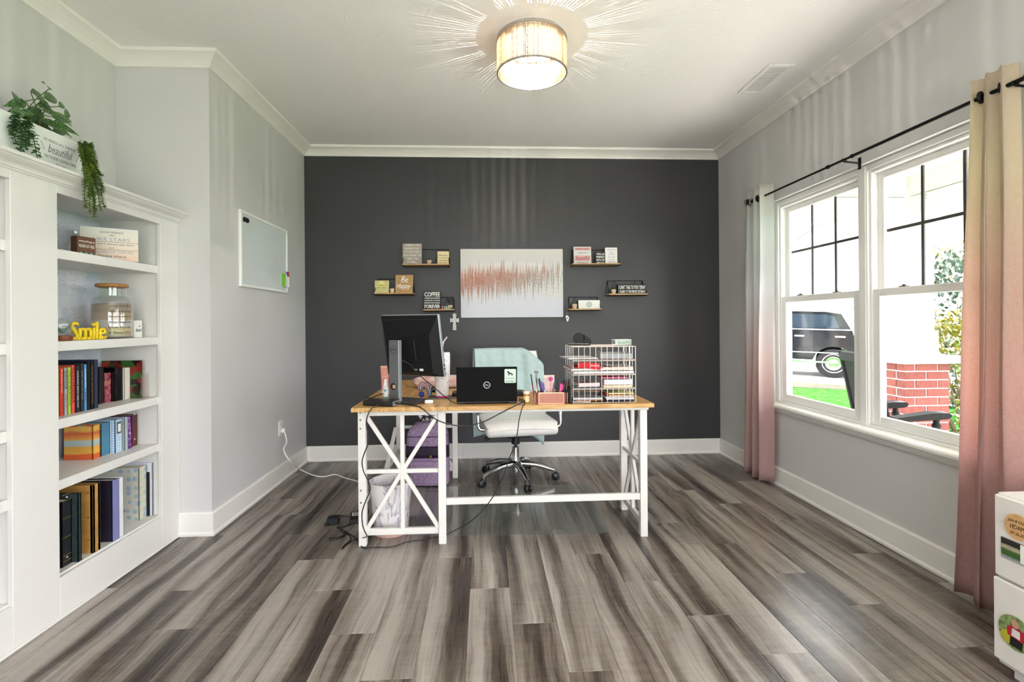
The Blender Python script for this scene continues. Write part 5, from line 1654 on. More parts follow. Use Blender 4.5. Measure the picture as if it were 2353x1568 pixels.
for zz in (.165, .185):
    MB().bb(hw - .001, hw + .0012, .016, .028, zz, zz + .011, m=scr).build('usb_port', M_black, mn)
MB().bb(.06, .085, -.0235, -.022, .165, .178, m=scr).build('sticker', M_white, mn)
MB().bb(.025, .045, -.0235, -.022, .168, .176, m=scr).build('sticker', mat('grey_sticker', '#8d8f93', .5), mn)
MB().bb(-hw + .02, hw - .02, .030, .0345, z0_ + .02, z1_ - .02, m=scr).build('screen', mat('dark_screen', '#08090b', .1), mn)

# laptop
lt = thing('laptop', 'open black laptop seen from behind with a mint dog sticker on its lid', 'laptop', (.006, 2.755, D), R(0))
MB().bb(-.163, .163, .004, .228, 0, .016, .004).build('base', M_bpl, lt)
MB().bb(-.145, .145, .06, .165, .016, .0168).build('keyboard', M_black, lt)
lid = Matrix.Translation((0, .004, .012)) @ Matrix.Rotation(R(6), 4, 'X')
M_lid = mat('matte_black_lid', '#0b0b0c', .6, 0, .1, 250, **{'Specular_IOR_Level': .12})
MB().bb(-.163, .163, -.004, .004, 0, .190, .0025, m=lid).build('lid', M_lid, lt)
MB().bb(-.155, .155, .0041, .0046, .012, .184, m=lid).build('screen', mat('dark_screen', '#08090b', .1), lt)
MB().bb(-.12, .12, -.006, .008, -.008, .004, .003, m=lid).build('hinge', M_bpl, lt)
lg_ = lid @ Matrix.Translation((0, -.0045, .092))
MB().lathe([(.0155, 0), (.0185, 0), (.0185, .0008), (.0155, .0008), (.0155, 0)], m=lg_ @ Matrix.Rotation(R(90), 4, 'X'), seg=32).build('logo_ring', M_silver, lt)
text('DELL', lt, M_silver, 0, 0, w=.022, h=.008, y=-.0006, m=lg_)
stk = lid @ Matrix.Translation((.126, -.0044, .140))
MB().prism(rrect(.062, .076, .006), 'xz', -.0004, .0003, m=stk).build('sticker', mat('mint_sticker', '#cfe3d8', .4), lt)
dog = [(-.012, .004), (-.010, .006), (-.010, .018), (-.016, .022), (-.018, .026), (-.014, .030), (-.008, .029), (-.002, .019), (.006, .019), (.012, .014), (.017, .006), (.015, .004), (.011, .010), (.010, .001), (.007, .001), (.007, .010), (-.005, .012), (-.006, .002), (-.009, .002), (-.009, .010)]
MB().prism([(a * 1.0, b * .9) for a, b in dog], 'xz', -.0008, -.0004, m=stk).build('dog_print', M_black, lt)
text('it just gets', lt, M_black, 0, -.013, w=.050, h=.010, y=-.0007, m=stk)
text('weirder!', lt, M_black, 0, -.028, w=.050, h=.012, y=-.0007, m=stk)
# keyboard behind the laptop
kb = thing('keyboard', 'black keyboard with rounded ends lying behind the laptop', 'keyboard', (.02, 3.08, D), R(0))
MB().prism(rrect(.44, .13, .03), 'xy', .004, .022).build('case', M_bpl, kb)
for r_ in range(4):
    MB().bb(-.195, .195, -.05 + r_ * .026, -.028 + r_ * .026, .022, .0255, .001).build('key_row', M_black, kb)
MB().bb(-.19, -.16, .04, .055, 0, .004).bb(.16, .19, .04, .055, 0, .004).bb(-.19, -.16, -.055, -.04, 0, .004).bb(.16, .19, -.055, -.04, 0, .004).build('foot', M_bpl, kb)
# docking station
ds = thing('docking_station', 'flat black laptop dock on the front left corner of the desk', 'dock', (-.56, 2.775, D), R(-16))
MB().bb(-.088, .088, -.045, .045, 0, .028, .004).build('case', M_bpl, ds)
MB().bb(.0885, .0895, -.043, .043, .003, .026).build('port_panel', M_slv, ds)
MB().bb(.0893, .0902, -.035, .03, .013, .019).build('port', M_black, ds)
for k in range(4):
    MB().bb(-.075 + k * .03, -.058 + k * .03, -.0462, -.0448, .010, .017).build('port', M_black, ds)
# spray bottle and lotion tube
c = W(888, 912, z=DZ)
sb_ = thing('spray_bottle', 'small white spray bottle with blue label on the desk left of the monitor', 'bottle', (-.592, 3.05, D))
MB().lathe([(0, 0), (.0145, 0), (.016, .003), (.016, .062), (.013, .070), (.0095, .074), (0, .074)], seg=22).build('bottle', mat('milky_plastic', '#e6e7e4', .3), sb_, True)
MB().lathe([(.0095, .073), (.0115, .074), (.0115, .086), (.008, .088), (.008, .108), (0, .109)], seg=18).build('sprayer', M_white, sb_, True)
MB().grid(lambda u, v: Vector((.0164 * math.sin((u - .5) * 2.2), -.0164 * math.cos((u - .5) * 2.2), .008 + .045 * v)), 12, 3).build('label', mat('label_white', '#f4f4f2', .5), sb_)
MB().bb(-.004, .008, -.0172, -.0160, .038, .050).build('label_mark', mat('label_blue', '#4aa3d0', .5), sb_)
MB().lathe([(.0163, .0), (.0165, .0), (.0165, .006), (.0163, .006)], seg=22).build('teal_band', mat('label_teal', '#3fa8a8', .5), sb_)
lo_ = thing('lotion_tube', 'pink and white squeeze tube standing behind the spray bottle', 'tube', (-.622, 3.19, D), R(0))
def tubef(u, v):
    a = 2 * math.pi * u
    k = v ** 1.6
    return Vector((math.cos(a) * (.021 + .007 * k), math.sin(a) * (.021 * (1 - k) + .0015 * k), .022 + .145 * v))
MB().grid(tubef, 28, 14, True).build('tube', mat('blush_tube', '#d98f84', .4), lo_, True)
MB().lathe([(0, 0), (.022, 0), (.0225, .004), (.0225, .020), (.020, .024), (0, .024)], seg=24).build('cap', M_white, lo_, True)
MB().bb(-.026, .026, -.003, .003, .164, .176, .001).build('crimp', mat('peach_tube', '#e0aa94', .4), lo_)
text('EVERY', lo_, M_white, 0, .11, w=.026, h=.005, y=-.0145)
# tumbler with straw, on a coaster
coa = tag(MB().bb(-.335, -.175, 2.955, 3.085, D, D + .004, .001).build('coaster', mat('grey_felt', '#5c5e5c', .9)), 'flat grey mat under the speckled tumbler', 'coaster')
t = NT('confetti_tumbler')
vo = t.n('ShaderNodeTexVoronoi', {'Vector': t.oc(), 'Scale': 130.0, 'Randomness': 1.0}, 0)
vc = t.n('ShaderNodeTexVoronoi', {'Vector': t.oc(), 'Scale': 130.0, 'Randomness': 1.0}, 1)
cf = t.ramp(t.sep(vc)[0], [(0, '#d0306a'), (.3, '#34466e'), (.55, '#c2457f'), (.8, '#5a9aa0')], 'CONSTANT')
dens_ = t.math('ADD', t.math('MULTIPLY', t.sep(t.oc())[2], 1.6), .02)
msk = t.math('MULTIPLY', t.math('LESS_THAN', vo, .30), t.math('LESS_THAN', t.sep(vc)[1], t.math('MULTIPLY', dens_, 2.0)))
t.base(t.mix(msk, '#f0eeec', cf))
t.set(Roughness=.25)
tm = thing('tumbler', 'white confetti-speckled tumbler with a pink base and a straw', 'tumbler', (-.257, 3.018, D + .0042))
MB().lathe([(0, .006), (.037, .006), (.039, .012), (.041, .10), (.047, .13), (.049, .22), (.049, .255), (.046, .262), (0, .262)], seg=36).build('cup', t.m, tm, True)
MB().lathe([(0, 0), (.037, 0), (.0385, .003), (.0385, .009), (0, .009)], seg=36).build('base_ring', mat('hot_pink', '#e04070', .4), tm, True)
MB().tube([(.0, 0, .25), (.006, 0, .30), (.012, 0, .325), (.032, 0, .352)], .004, 10, 4).build('straw', mat('pale_straw', '#e9e4de', .4), tm, True)
MB().tube([(-.048, -.01, .205), (-.062, -.015, .19), (-.066, -.015, .165), (-.056, -.012, .142), (-.044, -.01, .135)], .0075, 10, 5).build('handle', mat('hot_pink', '#e04070', .4), tm, True)
# wireless mouse, earbud case, spinner
ms = thing('computer_mouse', 'black and silver computer mouse behind the tumbler', 'mouse', (-.325, 3.28, D), R(20))
MB().ball((0, 0, .004), .03, 3, (1.0, 1.55, .95)).build('shell', M_bpl, ms, True)
MB().tube([(-.026, -.02, .012), (-.018, -.034, .020), (0, -.040, .023), (.018, -.034, .020), (.026, -.02, .012)], .003, 8).build('silver_trim', M_slv, ms, True)
MB().cyl((-.004, -.03, .026), (.004, -.03, .026), .008, seg=14).build('scroll_wheel', M_black, ms, True)
eb = thing('earbud_case', 'small white rounded earbud case at the front edge of the desk', 'case', (-.31, 2.80, D), R(5))
MB().bb(-.024, .024, -.016, .016, 0, .020, .0085, 3).build('case_body', mat('gloss_white', '#f2efee', .15), eb, True)
MB().bb(-.0242, .0242, -.0163, .0163, .0125, .013).build('lid_seam', mat('seam_grey', '#a9a6a6', .5), eb)
pwt = thing('glass_paperweight', 'swirled purple and blue glass paperweight in front of the pink pillow', 'paperweight', (-.365, 3.04, D), R(-10))
t = NT('swirled_blue_glass')
wv = t.n('ShaderNodeTexWave', {'Vector': t.map(t.oc(), (1, 1, 1)), 'Scale': 28.0, 'Distortion': 3.0, 'Detail': 2.0}, 0)
z_ = t.sep(t.oc())[2]
t.base(t.mix(wv, t.ramp(t.math('MULTIPLY', z_, 13), [(0, '#1a2263'), (.5, '#252a72'), (.75, '#8a2c58'), (1, '#b04a58')]), '#a9b0b0'))
t.set(Roughness=.1)
arc = [(-.022, 0, .058), (-.012, 0, .072), (.006, 0, .074), (.022, 0, .06), (.030, 0, .038), (.036, 0, .012)]
MB().tube(arc, .020, 16, 6, taper=.013).ball((-.022, 0, .056), .021, 2).build('swirl', t.m, pwt, True)
MB().ball((-.014, -.004, .018), .0175, 3).build('small_ball', mat('blue_glass_ball', '#35429a', .08), pwt, True)
# pink fuzzy pillow on the desk
t = NT('pink_fuzzy_fleece')
t.base(t.ramp(t.noise(t.map(t.oc(), (12, 12, 30)), 1, 3), [(.3, '#d8938c'), (.5, '#efc4bd'), (.7, '#faf0ec')]))
t.set(Roughness=1)
t.bump(t.noise(t.oc(), 120, 4), 1, .01)
def pil(u, v):
    a, b = 2 * math.pi * u, math.pi * (v - .5)
    e = .6
    f = lambda q, e_: abs(q) ** e_ * (1 if q >= 0 else -1)
    n_ = 1 + .05 * math.sin(7 * a) * math.cos(3 * b) + .03 * math.sin(15 * a + 4 * b)
    return Vector((.185 * f(math.cos(a), e) * f(math.cos(b), e) * n_, .10 * f(math.sin(a), e) * f(math.cos(b), e) * n_, .040 + .040 * f(math.sin(b), .8)))
pk = thing('fuzzy_cushion', 'pink and white fuzzy cushion lying on the desk behind the monitor', 'cushion', (-.305, 3.50, D), R(4))
MB().grid(pil, 48, 22, True).build('cushion', t.m, pk, True)
# pill bottle
pbx = thing('pill_bottle', 'small amber pill bottle with white cap beside the pen organizer', 'bottle', (.222, 2.775, D))
MB().lathe([(0, 0), (.0155, 0), (.0165, .003), (.0165, .046), (.0145, .05), (0, .05)], seg=22).build('bottle', mat('amber_plastic', '#c87a34', .2), pbx, True)
MB().lathe([(.0, .049), (.0185, .049), (.0185, .060), (.016, .064), (0, .064)], seg=22).build('cap', mat('pale_cap', '#ecdccb', .4), pbx, True)
MB().grid(lambda u, v: Vector((.0169 * math.sin((u - .5) * 3), -.0169 * math.cos((u - .5) * 3), .006 + .032 * v)), 12, 3).build('label', M_cream, pbx)

# ------------------------------------------------------------------ pen organizer
t = NT('rose_gold_mesh')
q = t.sep(t.oc())
hol = t.math('MULTIPLY', t.math('GREATER_THAN', t.math('SINE', t.math('MULTIPLY', t.math('ADD', q[0], q[1]), 2400)), -.1), t.math('GREATER_THAN', t.math('SINE', t.math('MULTIPLY', q[2], 2400)), -.1))
t.base('#ae7462')
t.set(Metallic=.3, Roughness=.4, Alpha=t.math('SUBTRACT', 1, t.math('MULTIPLY', hol, .8)))
M_mesh = t.m
M_rose = mat('rose_gold_metal', '#cf927b', .28, .8, .03)
po3 = thing('pen_organizer', 'rose gold mesh pen organizer full of pens on the desk', 'pen holder', (.352, 2.752, D))
poly = [(-.088, -.020), (-.070, -.040), (.065, -.040), (.088, -.018), (.088, .030), (-.088, .030)]
def wallring(z0, z1, grow, nm, m_):
    mb = MB()
    n_ = len(poly)
    for k in range(n_):
        a, b = poly[k], poly[(k + 1) % n_]
        mb.bar((a[0] * grow, a[1] * grow, (z0 + z1) / 2), (b[0] * grow, b[1] * grow, (z0 + z1) / 2), .0016, z1 - z0)
    return mb.build(nm, m_, po3)
wallring(.004, .060, 1, 'mesh_wall', M_mesh)
wallring(.058, .063, 1.01, 'top_rim', M_rose)
wallring(0, .005, 1.01, 'bottom_rim', M_rose)
MB().prism(poly, 'xy', .001, .0025).build('floor_plate', M_rose, po3)
for k in range(6):
    MB().bar((poly[k][0], poly[k][1], .002), (poly[k][0], poly[k][1], .06), .003, .003).build('corner_post', M_rose, po3)
MB().bb(-.012, -.0105, -.038, .028, .004, .055).build('divider', M_mesh, po3)
def pen(label, px_, py_, pb, tb_, yy, r, c1, c2, kind='pen', grp='pens in the rose gold organizer'):
    """pen from the organizer floor towards pixel (px_, py_); pb is the pixel where it meets the rim"""
    tip = W(px_, py_, y=yy)
    bot = W(pb, 925, y=yy)
    bot.z = D + .006
    d = (tip - bot)
    L = d.length
    o = tag(bpy.data.objects.new('pen', None), label, 'pen', grp)
    COL.objects.link(o)
    qd = d.to_track_quat('Z', 'Y')
    o.matrix_basis = Matrix.Translation(bot) @ qd.to_matrix().to_4x4()
    MB().cyl((0, 0, 0), (0, 0, L * .62), r, seg=10).build('barrel', mat('pen_' + c1[1:], c1, .35), o, True)
    cp = MB().cyl((0, 0, L * .62), (0, 0, L), r * 1.12, r * .95, 10)
    if kind == 'pen':
        cp.bar((0, -r * 1.5, L * .68), (0, -r * 1.5, L * .96), r * .7, r * .5, (0, 1, 0))
    cp = cp.build('cap', mat('pen_' + c2[1:], c2, .35), o, True)
    return o
pen('green and red pencil leaning left in the organizer', 1220, 860, 1229, 0, 2.765, .0035, '#b02a2e', '#1f4a34', 'pencil')
pen('white pen at the left of the organizer', 1229, 873, 1236, 0, 2.750, .004, '#e4e4e6', '#c9c9cc')
pen('black pen leaning left near the bone-shaped topper', 1239, 870, 1248, 0, 2.752, .0045, '#1a1a1e', '#1a1a1e')
pen('purple pen in the organizer', 1244, 877, 1252, 0, 2.738, .0042, '#5a3f8a', '#6f4fa8')
pen('slim white and purple pen in the organizer', 1249, 880, 1254, 0, 2.748, .0038, '#e6e2ee', '#7a5aa0')
pen('tall black pen right of the pink card', 1283, 869, 1277, 0, 2.748, .0045, '#141416', '#141416')
pen('orange and violet pencil leaning right in the organizer', 1274, 880, 1268, 0, 2.760, .0035, '#c07a3a', '#6a4a7a', 'pencil')
pen('fat hot pink highlighter in the organizer', 1290, 882, 1284, 0, 2.735, .0075, '#ee3f8c', '#f04a96')
pen('black marker at the right of the organizer', 1294, 874, 1291, 0, 2.758, .006, '#17171a', '#17171a')
pen('black pen with grey grip at the right end of the organizer', 1298, 872, 1296, 0, 2.750, .005, '#2a2a2e', '#101012')
pen('black marker with red band in the organizer', 1304, 876, 1298, 0, 2.755, .006, '#191a1c', '#8a2026')
pen('rightmost black pen in the organizer', 1309, 871, 1302, 0, 2.745, .0045, '#101012', '#101012')
bp = thing('bone_topper_stick', 'dark stick with a dog bone topper standing in the organizer', 'decoration', (W(1233, 920, y=2.762).x, 2.762, D + .006))
MB().bar((0, 0, 0), (0, 0, .125), .010, .004, (0, 1, 0)).build('stick', mat('dark_pewter', '#4a4848', .5), bp)
MB().ball((-.006, 0, .163), .007, 2).ball((.006, 0, .163), .007, 2).bb(-.005, .005, -.004, .004, .125, .163, .002).build('bone', mat('grey_bone', '#8d8886', .5), bp, True)
pg = thing('ball_topped_pen', 'pink pen with a shiny magenta ball top in the organizer', 'pen', (W(1266, 920, y=2.742).x, 2.742, D + .006))
MB().cyl((0, 0, 0), (0, 0, .115), .0035, seg=10).build('barrel', mat('pale_pink_pen', '#e58a9c', .3), pg, True)
MB().ball((0, 0, .126), .0115, 3).build('ball_top', mat('magenta_ball', '#d8409c', .12), pg, True)
cd = tag(MB().bb(W(1250, 900, y=2.770).x, W(1274, 900, y=2.770).x, 2.769, 2.7705, D + .008, D + .150).build('blank_card', mat('pale_blush_card', '#e6cfc4', .8)), 'blank blush card standing at the back of the organizer', 'card')

# ------------------------------------------------------------------ wire letter tray
TX0, TX1, TY0, TY1 = .468, .808, 2.712, 2.955
tr_ = thing('letter_tray', 'four-tier rose gold wire letter tray stacked with papers on the desk', 'letter tray', ((TX0 + TX1) / 2, (TY0 + TY1) / 2, D), R(0))
M_trw = mat('pale_rose_wire', '#eadcd6', .3, .6, .03)
TZ = [D + .004 + k * .0762 for k in range(5)]
for k in range(4):
    z0, z1 = TZ[k], TZ[k + 1] - .004
    w_ = MB()
    rw = .0014
    for x in [TX0 + i * (TX1 - TX0) / 11 for i in range(12)]:
        w_.tube([(x, TY0, z1), (x, TY0, z0 + .004), (x, TY0 + .006, z0), (x, TY1, z0)], rw, 6, 1)
    for zz in (z0, z1):
        w_.tube([(TX0, TY0, zz), (TX1, TY0, zz)], rw * 1.25, 6, 1)
    for x in (TX0, TX1):
        for y in [TY0 + i * (TY1 - TY0) / 4 for i in range(1, 5)]:
            w_.tube([(x, y, z0), (x, y, z1)], rw, 6, 1)
        w_.tube([(x, TY0, z0), (x, TY1, z0)], rw * 1.25, 6, 1)
        w_.tube([(x, TY0, z1), (x, TY1, z1)], rw * 1.25, 6, 1)
    w_.tube([(TX0, TY1, z0), (TX1, TY1, z0)], rw * 1.25, 6, 1)
    for y in (TY0 + .08, TY0 + .16):
        w_.tube([(TX0, y, z0 - .001), (TX1, y, z0 - .001)], rw, 6, 1)
    w_.build('tier', M_trw, tr_, world=True)
PG = 'papers in the wire letter tray'
def paper(name, label, cat, k, x0, x1, y0, y1, dz, th, m_, rot=0, tilt=0):
    o = thing(name, label, cat, ((x0 + x1) / 2, (y0 + y1) / 2, TZ[k] + .002 + dz), R(rot), group=PG)
    a, b = (x1 - x0) / 2, (y1 - y0) / 2
    mb = MB().grid(lambda u, v: Vector(((u - .5) * 2 * a, (v - .5) * 2 * b, th + .004 * math.sin(u * 3 + k) * (tilt + .3))), 8, 4)
    mb.grid(lambda u, v: Vector(((.5 - u) * 2 * a, (v - .5) * 2 * b, .0)), 2, 2)
    mb.bb(-a, a, -b, b, 0, th * .9)
    mb.build('sheet', m_, o)
    return o
pm = lambda n, c: mat('paper_' + n, c, .75, 0, .05, 20)
paper('notebook_stack', 'dark notebook at the bottom of the lowest tray tier', 'notebook', 0, .645, .80, 2.72, 2.93, 0, .010, pm('black', '#1c1c20'))
paper('notebook', 'white notebook stacked on the dark one in the lowest tier', 'notebook', 0, .65, .80, 2.722, 2.93, .012, .008, pm('white', '#e9e6ea'))
paper('folder', 'pale lilac folder stacked in the lowest tier', 'folder', 0, .645, .80, 2.72, 2.93, .022, .007, pm('lilac', '#ddd0dc'))
paper('yellow_envelope', 'pale yellow envelope on the stack in the lowest tier', 'envelope', 0, .66, .785, 2.72, 2.90, .031, .004, pm('yellow', '#efe19a'), 2)
paper('red_folder', 'red edged folder above the yellow envelope in the lowest tier', 'folder', 0, .648, .76, 2.725, 2.92, .037, .003, pm('red', '#cc3a44'), -3)
paper('yellow_pad', 'folded yellow paper on top of the red folder in the lowest tier', 'paper', 0, .655, .795, 2.72, 2.90, .042, .006, pm('butter', '#f3e6a8'), 4)
paper('grey_envelope', 'large grey-white envelope at the left of the lowest tier', 'envelope', 0, .475, .635, 2.73, 2.94, .012, .012, pm('grey', '#cdc8ca'), -2, 1)
paper('receipt', 'small white receipt lying at the left of the lowest tier', 'receipt', 0, .475, .57, 2.716, 2.80, .002, .003, pm('receipt', '#eceaf0'), -12)
paper('orange_folder', 'orange folder edge under the grey envelope in the lowest tier', 'folder', 0, .48, .64, 2.735, 2.93, .006, .003, pm('orange', '#dd8a3a'), 3)
paper('blank_notepad', 'thick white notepad block on the second tier of the tray', 'notepad', 1, .64, .795, 2.725, 2.88, .016, .030, pm('block', '#e7e2e8'))
paper('cream_box', 'flat cream box beneath the notepad on the second tier', 'box', 1, .635, .79, 2.72, 2.88, .0, .015, pm('cream', '#ead3b4'))
paper('tissue_packet', 'crumpled pale pink packet at the left of the second tier', 'packet', 1, .49, .61, 2.73, 2.86, .006, .022, pm('tissue', '#e6cfd2'), 8, 2)
paper('teal_folder', 'dark teal folder lining the second tier of the tray', 'folder', 1, .475, .63, 2.74, 2.94, .001, .004, pm('teal', '#5b7480'))
paper('pink_packet', 'hot pink packet on top of the notepad on the second tier', 'packet', 1, .63, .775, 2.74, 2.88, .048, .008, pm('pink', '#e0748c'), -3, 1)
paper('magazine_stack', 'stack of white mail on the third tier of the tray', 'mail', 2, .475, .80, 2.722, 2.94, .001, .014, pm('mail', '#e6e3e6'), 0, 1)
paper('blush_envelope', 'thick blush envelope at the right of the third tier', 'envelope', 2, .64, .803, 2.725, 2.93, .018, .018, pm('blush', '#eed6cc'), -3, 2)
paper('pink_folder', 'pale pink folder at the left of the third tier', 'folder', 2, .455, .64, 2.72, 2.93, .018, .012, pm('palepink', '#efd9d6'), 3, 1)
o = paper('red_card', 'bright red card with white writing on the third tier', 'card', 2, .49, .625, 2.716, 2.84, .034, .004, pm('scarlet', '#cf2430'), -4, 1)
MB().prism([(-.06, .0), (.065, -.012), (.060, .022), (-.02, .03), (-.06, .024)], 'xz', -.0600, -.0590).build('flap', pm('scarlet', '#cf2430'), o)
text('thinking', o, M_white, .035, .010, w=.045, h=.012, y=-.0606, shear=.3)
paper('white_flyer', 'white printed flyer on the top tier, sticking out to the left', 'flyer', 3, .435, .60, 2.73, 2.93, .003, .006, pm('flyer', '#d9d8d8'), 6, 2)
paper('grey_pouch', 'grey clear pouch at the right of the top tier', 'pouch', 3, .63, .80, 2.74, 2.92, .003, .030, pm('pouch', '#a9a9aa'), -4, 3)
td = thing('tape_dispenser', 'black tape dispenser on top of the letter tray', 'tape dispenser', (.535, 2.83, TZ[4] + .000), R(-20))
MB().bb(-.075, .05, -.025, .025, 0, .010, .003).build('base', M_bpl, td)
MB().lathe([(0, -.014), (.030, -.014), (.032, -.010), (.032, .010), (.030, .014), (0, .014)], m=Matrix.Translation((-.012, 0, .036)) @ Matrix.Rotation(R(90), 4, 'X'), seg=24).build('tape_roll', M_black, td, True)
MB().prism([(-.045, .008), (.05, .008), (.06, .014), (.026, .060), (.020, .058), (.03, .022), (-.02, .016)], 'xz', -.018, .018).build('arm', M_bpl, td)
MB().bar((.026, 0, .060), (.056, 0, .014), .03, .002, (0, 0, 1)).build('cutter_blade', M_chr, td)
# top platform wires so the things on the tray stand on something
tp = MB()
for i in range(9):
    y = TY0 + i * (TY1 - TY0) / 8
    tp.tube([(TX0, y, TZ[4] - .004), (TX1, y, TZ[4] - .004)], .0016, 6, 1)
tp.build('top_grid', M_trw, tr_, world=True)
cb_ = thing('clear_clip_box', 'clear plastic box of paper clips on top of the letter tray', 'box', (.755, 2.80, TZ[4]), R(3))
MB().bb(-.046, .046, -.035, .035, 0, .002).bb(-.046, .046, -.035, -.033, .002, .028).bb(-.046, .046, .033, .035, .002, .028).bb(-.046, -.044, -.033, .033, .002, .028).bb(.044, .046, -.033, .033, .002, .028).build('box', glass('clip_box_plastic', (.96, .97, .97), 1, .05, .12, '#ffffff'), cb_)
MB().bb(-.047, .047, -.036, .036, .028, .031, .001).build('lid', M_white, cb_)
g = random.Random(8)
for k in range(14):
    p_ = Vector((g.uniform(-.036, .036), g.uniform(-.026, .026), g.uniform(.005, .022)))
    a = g.uniform(0, 6.28)
    u_ = Vector((math.cos(a), math.sin(a), 0)) * .008
    w_ = Vector((-math.sin(a), math.cos(a), 0)) * .003
    MB().tube([p_ - u_ + w_, p_ + u_ + w_, p_ + u_ - w_, p_ - u_ - w_], .0006, 5, 1).build('paper_clip', M_silver, cb_)
nb_ = tag(MB().bb(.446, .4555, 2.705, 2.90, D, D + .095, .001).build('slim_notebook', pm('black', '#1c1c20')), 'slim black notebook standing between organizer and letter tray', 'notebook')

# ------------------------------------------------------------------ cords
M_cord = mat('black_cable', '#131315', .45)
def cord(label, pts, r=.0028, grp=None):
    return tag(MB().tube(pts, r, 8, 6).build('power_cable', M_cord, None, True), label, 'cable', grp)
fy = 2.668
cord('black cable looping below the desk edge from the dock to the laptop',
     [(-.478, 2.742, D + .012), W(950, 932, y=2.71), W(968, 938, y=2.674)] + [W(a, b, y=fy) for a, b in ((985, 952), (1005, 966), (1040, 977), (1075, 979), (1112, 969), (1150, 950), (1178, 936))] + [W(1195, 927, y=2.69), W(1206, 922, y=2.72), W(1192, 917, y=2.77)], .0032)
cord('thin black cable hanging from the laptop down to the floor',
     [W(1192, 921, y=2.74), W(1206, 926, y=2.70)] + [W(a, b, y=fy - .004) for a, b in ((1200, 938), (1193, 965), (1188, 1000), (1180, 1030), (1170, 1055), (1158, 1090), (1140, 1130), (1116, 1165), (1085, 1196))] + [W(1052, 1216, z=.03), W(1018, 1232, z=.006), W(975, 1240, z=.004), W(938, 1245, z=.004), W(900, 1257, z=.004), W(860, 1258, z=.004), W(832, 1257, z=.004), W(818, 1238, z=.004), W(795, 1222, z=.004), W(775, 1210, z=.004)], .0026)
cord('black cable from the dock down the front of the left desk leg to the floor',
     [(-.600, 2.72, D + .012), W(868, 931, y=2.70), W(855, 938, y=2.676)] + [W(a, b, y=2.66) for a, b in ((845, 955), (842, 975), (846, 1000), (848, 1015), (838, 1040), (832, 1062), (836, 1085), (848, 1110), (850, 1128), (841, 1150), (832, 1178), (833, 1205), (838, 1222))] + [W(842, 1234, y=2.69), W(818, 1240, z=.004), W(800, 1250, z=.004), W(786, 1262, z=.004), W(790, 1255, z=.007), W(806, 1240, z=.004), W(800, 1228, z=.004), W(782, 1222, z=.004)], .003)
cord('black video cable running from the monitor back down to the laptop',
     [mn.matrix_basis @ Vector((.03, -.03, .24)), W(945, 840, y=2.86), W(955, 855, y=2.85), W(975, 872, y=2.82), W(1000, 893, y=2.80), W(1020, 910, y=2.78), W(1036, 922, y=2.76), W(1048, 927, y=2.765)], .0026)
cord('black cable behind the desk rising from the floor to the monitor', [W(880, 905, y=3.0), W(852, 915, y=3.02), (-.71, 3.02, .74), (-.712, 3.02, .5), (-.70, 3.0, .2), (-.70, 2.97, .02), (-.72, 2.92, .004)], .0028)
ad = thing('power_adapter', 'black laptop power brick with a white printed label on the floor by the desk', 'power adapter', (W(822, 1195, z=0).x, W(822, 1195, z=0).y, .0), R(12))
MB().bb(-.045, .045, -.07, .06, 0, .030, .004).build('brick', M_bpl, ad)
MB().bb(-.033, .040, -.010, .045, .030, .0304).build('label', M_white, ad)
for k in range(5):
    MB().bb(-.028, .034 - .01 * (k % 3), -.004 + k * .0095, .001 + k * .0095, .0304, .0306).build('print_line', M_black, ad)
MB().tube([(0, .06, .014), (0, .12, .02), (.03, .15, .03), (.06, .10, .02), (.055, .03, .006)], .004).build('lead', M_cord, ad, True)
sb2 = thing('plug_adapter', 'small black plug box on the floor left of the power brick', 'power adapter', (W(766, 1203, z=0).x, W(766, 1203, z=0).y, 0), R(8))
MB().bb(-.034, .034, -.030, .034, 0, .038, .005).build('box', M_bpl, sb2)
MB().bb(-.045, -.020, -.042, -.028, 0, .022, .005).build('plug_head', M_bpl, sb2)
MB().tube([(.0, .034, .02), (.02, .06, .02), (.06, .075, .01), (.10, .065, .006)], .003).build('lead', M_cord, sb2, True)
cord('black cable tangled in loops on the floor beside the left desk leg',
     [W(778, 1206, z=.02), W(786, 1212, z=.004), W(798, 1208, z=.004), W(812, 1203, z=.004), W(820, 1197, z=.005)], .004)
cord('short black cable looped on the floor left of the desk',
     [W(774, 1212, z=.01), W(788, 1222, z=.004), W(791, 1232, z=.004), W(778, 1238, z=.004), W(760, 1241, z=.004), W(758, 1237, z=.007), W(775, 1235, z=.011), W(790, 1230, z=.011), W(786, 1220, z=.011), W(776, 1212, z=.009)], .0032)

# ================================================================== white cabinet by the curtain
M_cab = mat('white_metal_cabinet', '#ece7e2', .35, 0, .02)
fx = 1.722
fc = thing('file_cabinet', 'white two-drawer cabinet with magnets at the right edge of the view', 'cabinet', (1.86, 1.43, 0))
MB().bb(fx + .004, 2.03, 1.22, 1.638, .03, .605, .004).build('body', M_cab, fc, world=True)
MB().bb(fx + .02, 2.02, 1.24, 1.60, 0, .03).build('plinth', M_cab, fc, world=True)
MB().bb(fx - .012, fx + .003, 1.224, 1.634, .33, .600, .004).build('drawer_front', M_cab, fc, world=True)
MB().bb(fx - .014, fx + .003, 1.22, 1.638, .05, .322, .004).build('drawer_front', M_cab, fc, world=True)
mx = fx - .0125
def on_cab(px_, py_):
    return W(px_, py_, x=mx)
c = on_cab(2341, 1213)
wm = thing('wooden_magnet', 'round wooden keepsake magnet with dark script on the white cabinet', 'magnet', (mx - .0002, c.y, c.z), R(-90))
MB().lathe([(0, 0), (.041, 0), (.041, .005), (0, .005)], m=Matrix.Rotation(R(90), 4, 'X'), seg=32).build('disc', mat('birch_disc', '#d9ab72', .6, 0, .1, 40), wm, True)
M_burn = mat('burnt_script', '#4a2c18', .7)
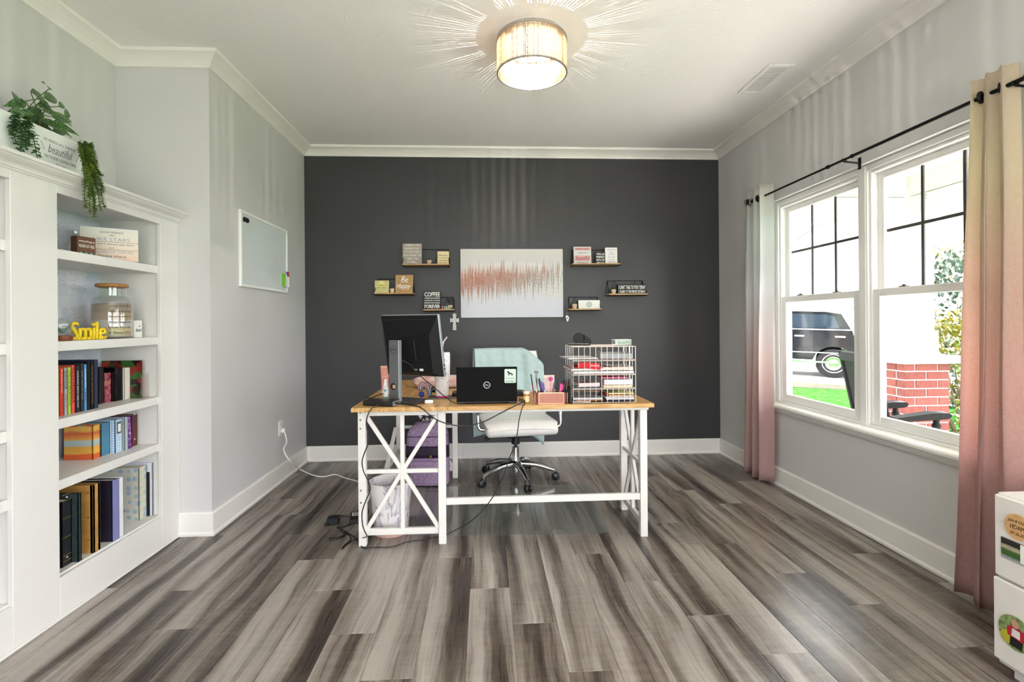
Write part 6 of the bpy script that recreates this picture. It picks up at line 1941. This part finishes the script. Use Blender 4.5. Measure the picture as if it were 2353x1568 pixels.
text('Jake & Chloe', wm, M_burn, 0, .017, w=.060, h=.013, y=-.0054, shear=.3)
text('HDAM', wm, M_burn, 0, -.001, w=.044, h=.015, y=-.0054)
text('09.26.20', wm, M_burn, 0, -.021, w=.042, h=.010, y=-.0054)
t = NT('garden_photo_print')
pz = t.sep(t.oc())[2]
t.base(t.mix(t.math('MULTIPLY', t.noise(t.oc(), 120, 3), .55), t.ramp(t.math('MULTIPLY', t.math('ADD', pz, .03), 16), [(0, '#b9bcc0'), (.15, '#3f6a2c'), (.4, '#4f7a34'), (.5, '#d6cbb8'), (.62, '#c9b89e'), (.7, '#1c2420'), (.9, '#273028'), (1, '#7a4a44')]), '#20281e'))
t.set(Roughness=.3)
c = on_cab(2337, 1270)
ph = thing('photo_magnet', 'small landscape photo of a garden held on the white cabinet', 'photo', (mx - .0002, c.y, c.z), R(-90))
MB().bb(-.050, .050, -.0012, 0, -.036, .032).build('print', t.m, ph)
MB().bb(.012, .050, -.0022, -.0013, -.03, .03).build('white_card', M_white, ph)
mx = fx - .0145
c = on_cab(2335, 1457)
rp = thing('round_photo_magnet', 'round photo magnet of a child in red and white on the lower drawer', 'photo', (mx - .0002, c.y, c.z), R(-90))
MB().lathe([(0, 0), (.054, 0), (.054, .003), (0, .003)], m=Matrix.Rotation(R(90), 4, 'X'), seg=36).build('disc', mat('leafy_print', '#7f9460', .3, 0, .6, 90), rp, True)
fl = lambda nm, pts, m_, d: MB().prism([(a * 1.5, b * 1.5) for a, b in pts], 'xz', -.0032 - d, -.0030).build(nm, m_, rp)
ell = lambda cx_, cz_, a, b: [(cx_ + a * math.cos(R(k * 20)), cz_ + b * math.sin(R(k * 20))) for k in range(18)]
fl('print_lawn', ell(-.018, -.016, .014, .014), mat('print_lime', '#b9b43a', .3), .0001)
fl('print_trousers', [(-.012, -.030), (.014, -.030), (.016, -.008), (-.010, -.008)], mat('print_black', '#18181a', .3), .0002)
fl('print_shirt', [(-.016, -.010), (.018, -.012), (.020, .008), (.008, .014), (-.008, .014), (-.018, .006)], mat('print_red', '#b8283a', .3), .0003)
fl('print_shirt_front', [(-.008, -.008), (.010, -.009), (.010, .008), (-.006, .009)], mat('print_white', '#e8e2e2', .3), .0004)
fl('print_head', ell(.0, .020, .0075, .009), mat('print_skin', '#c99a80', .3), .0005)
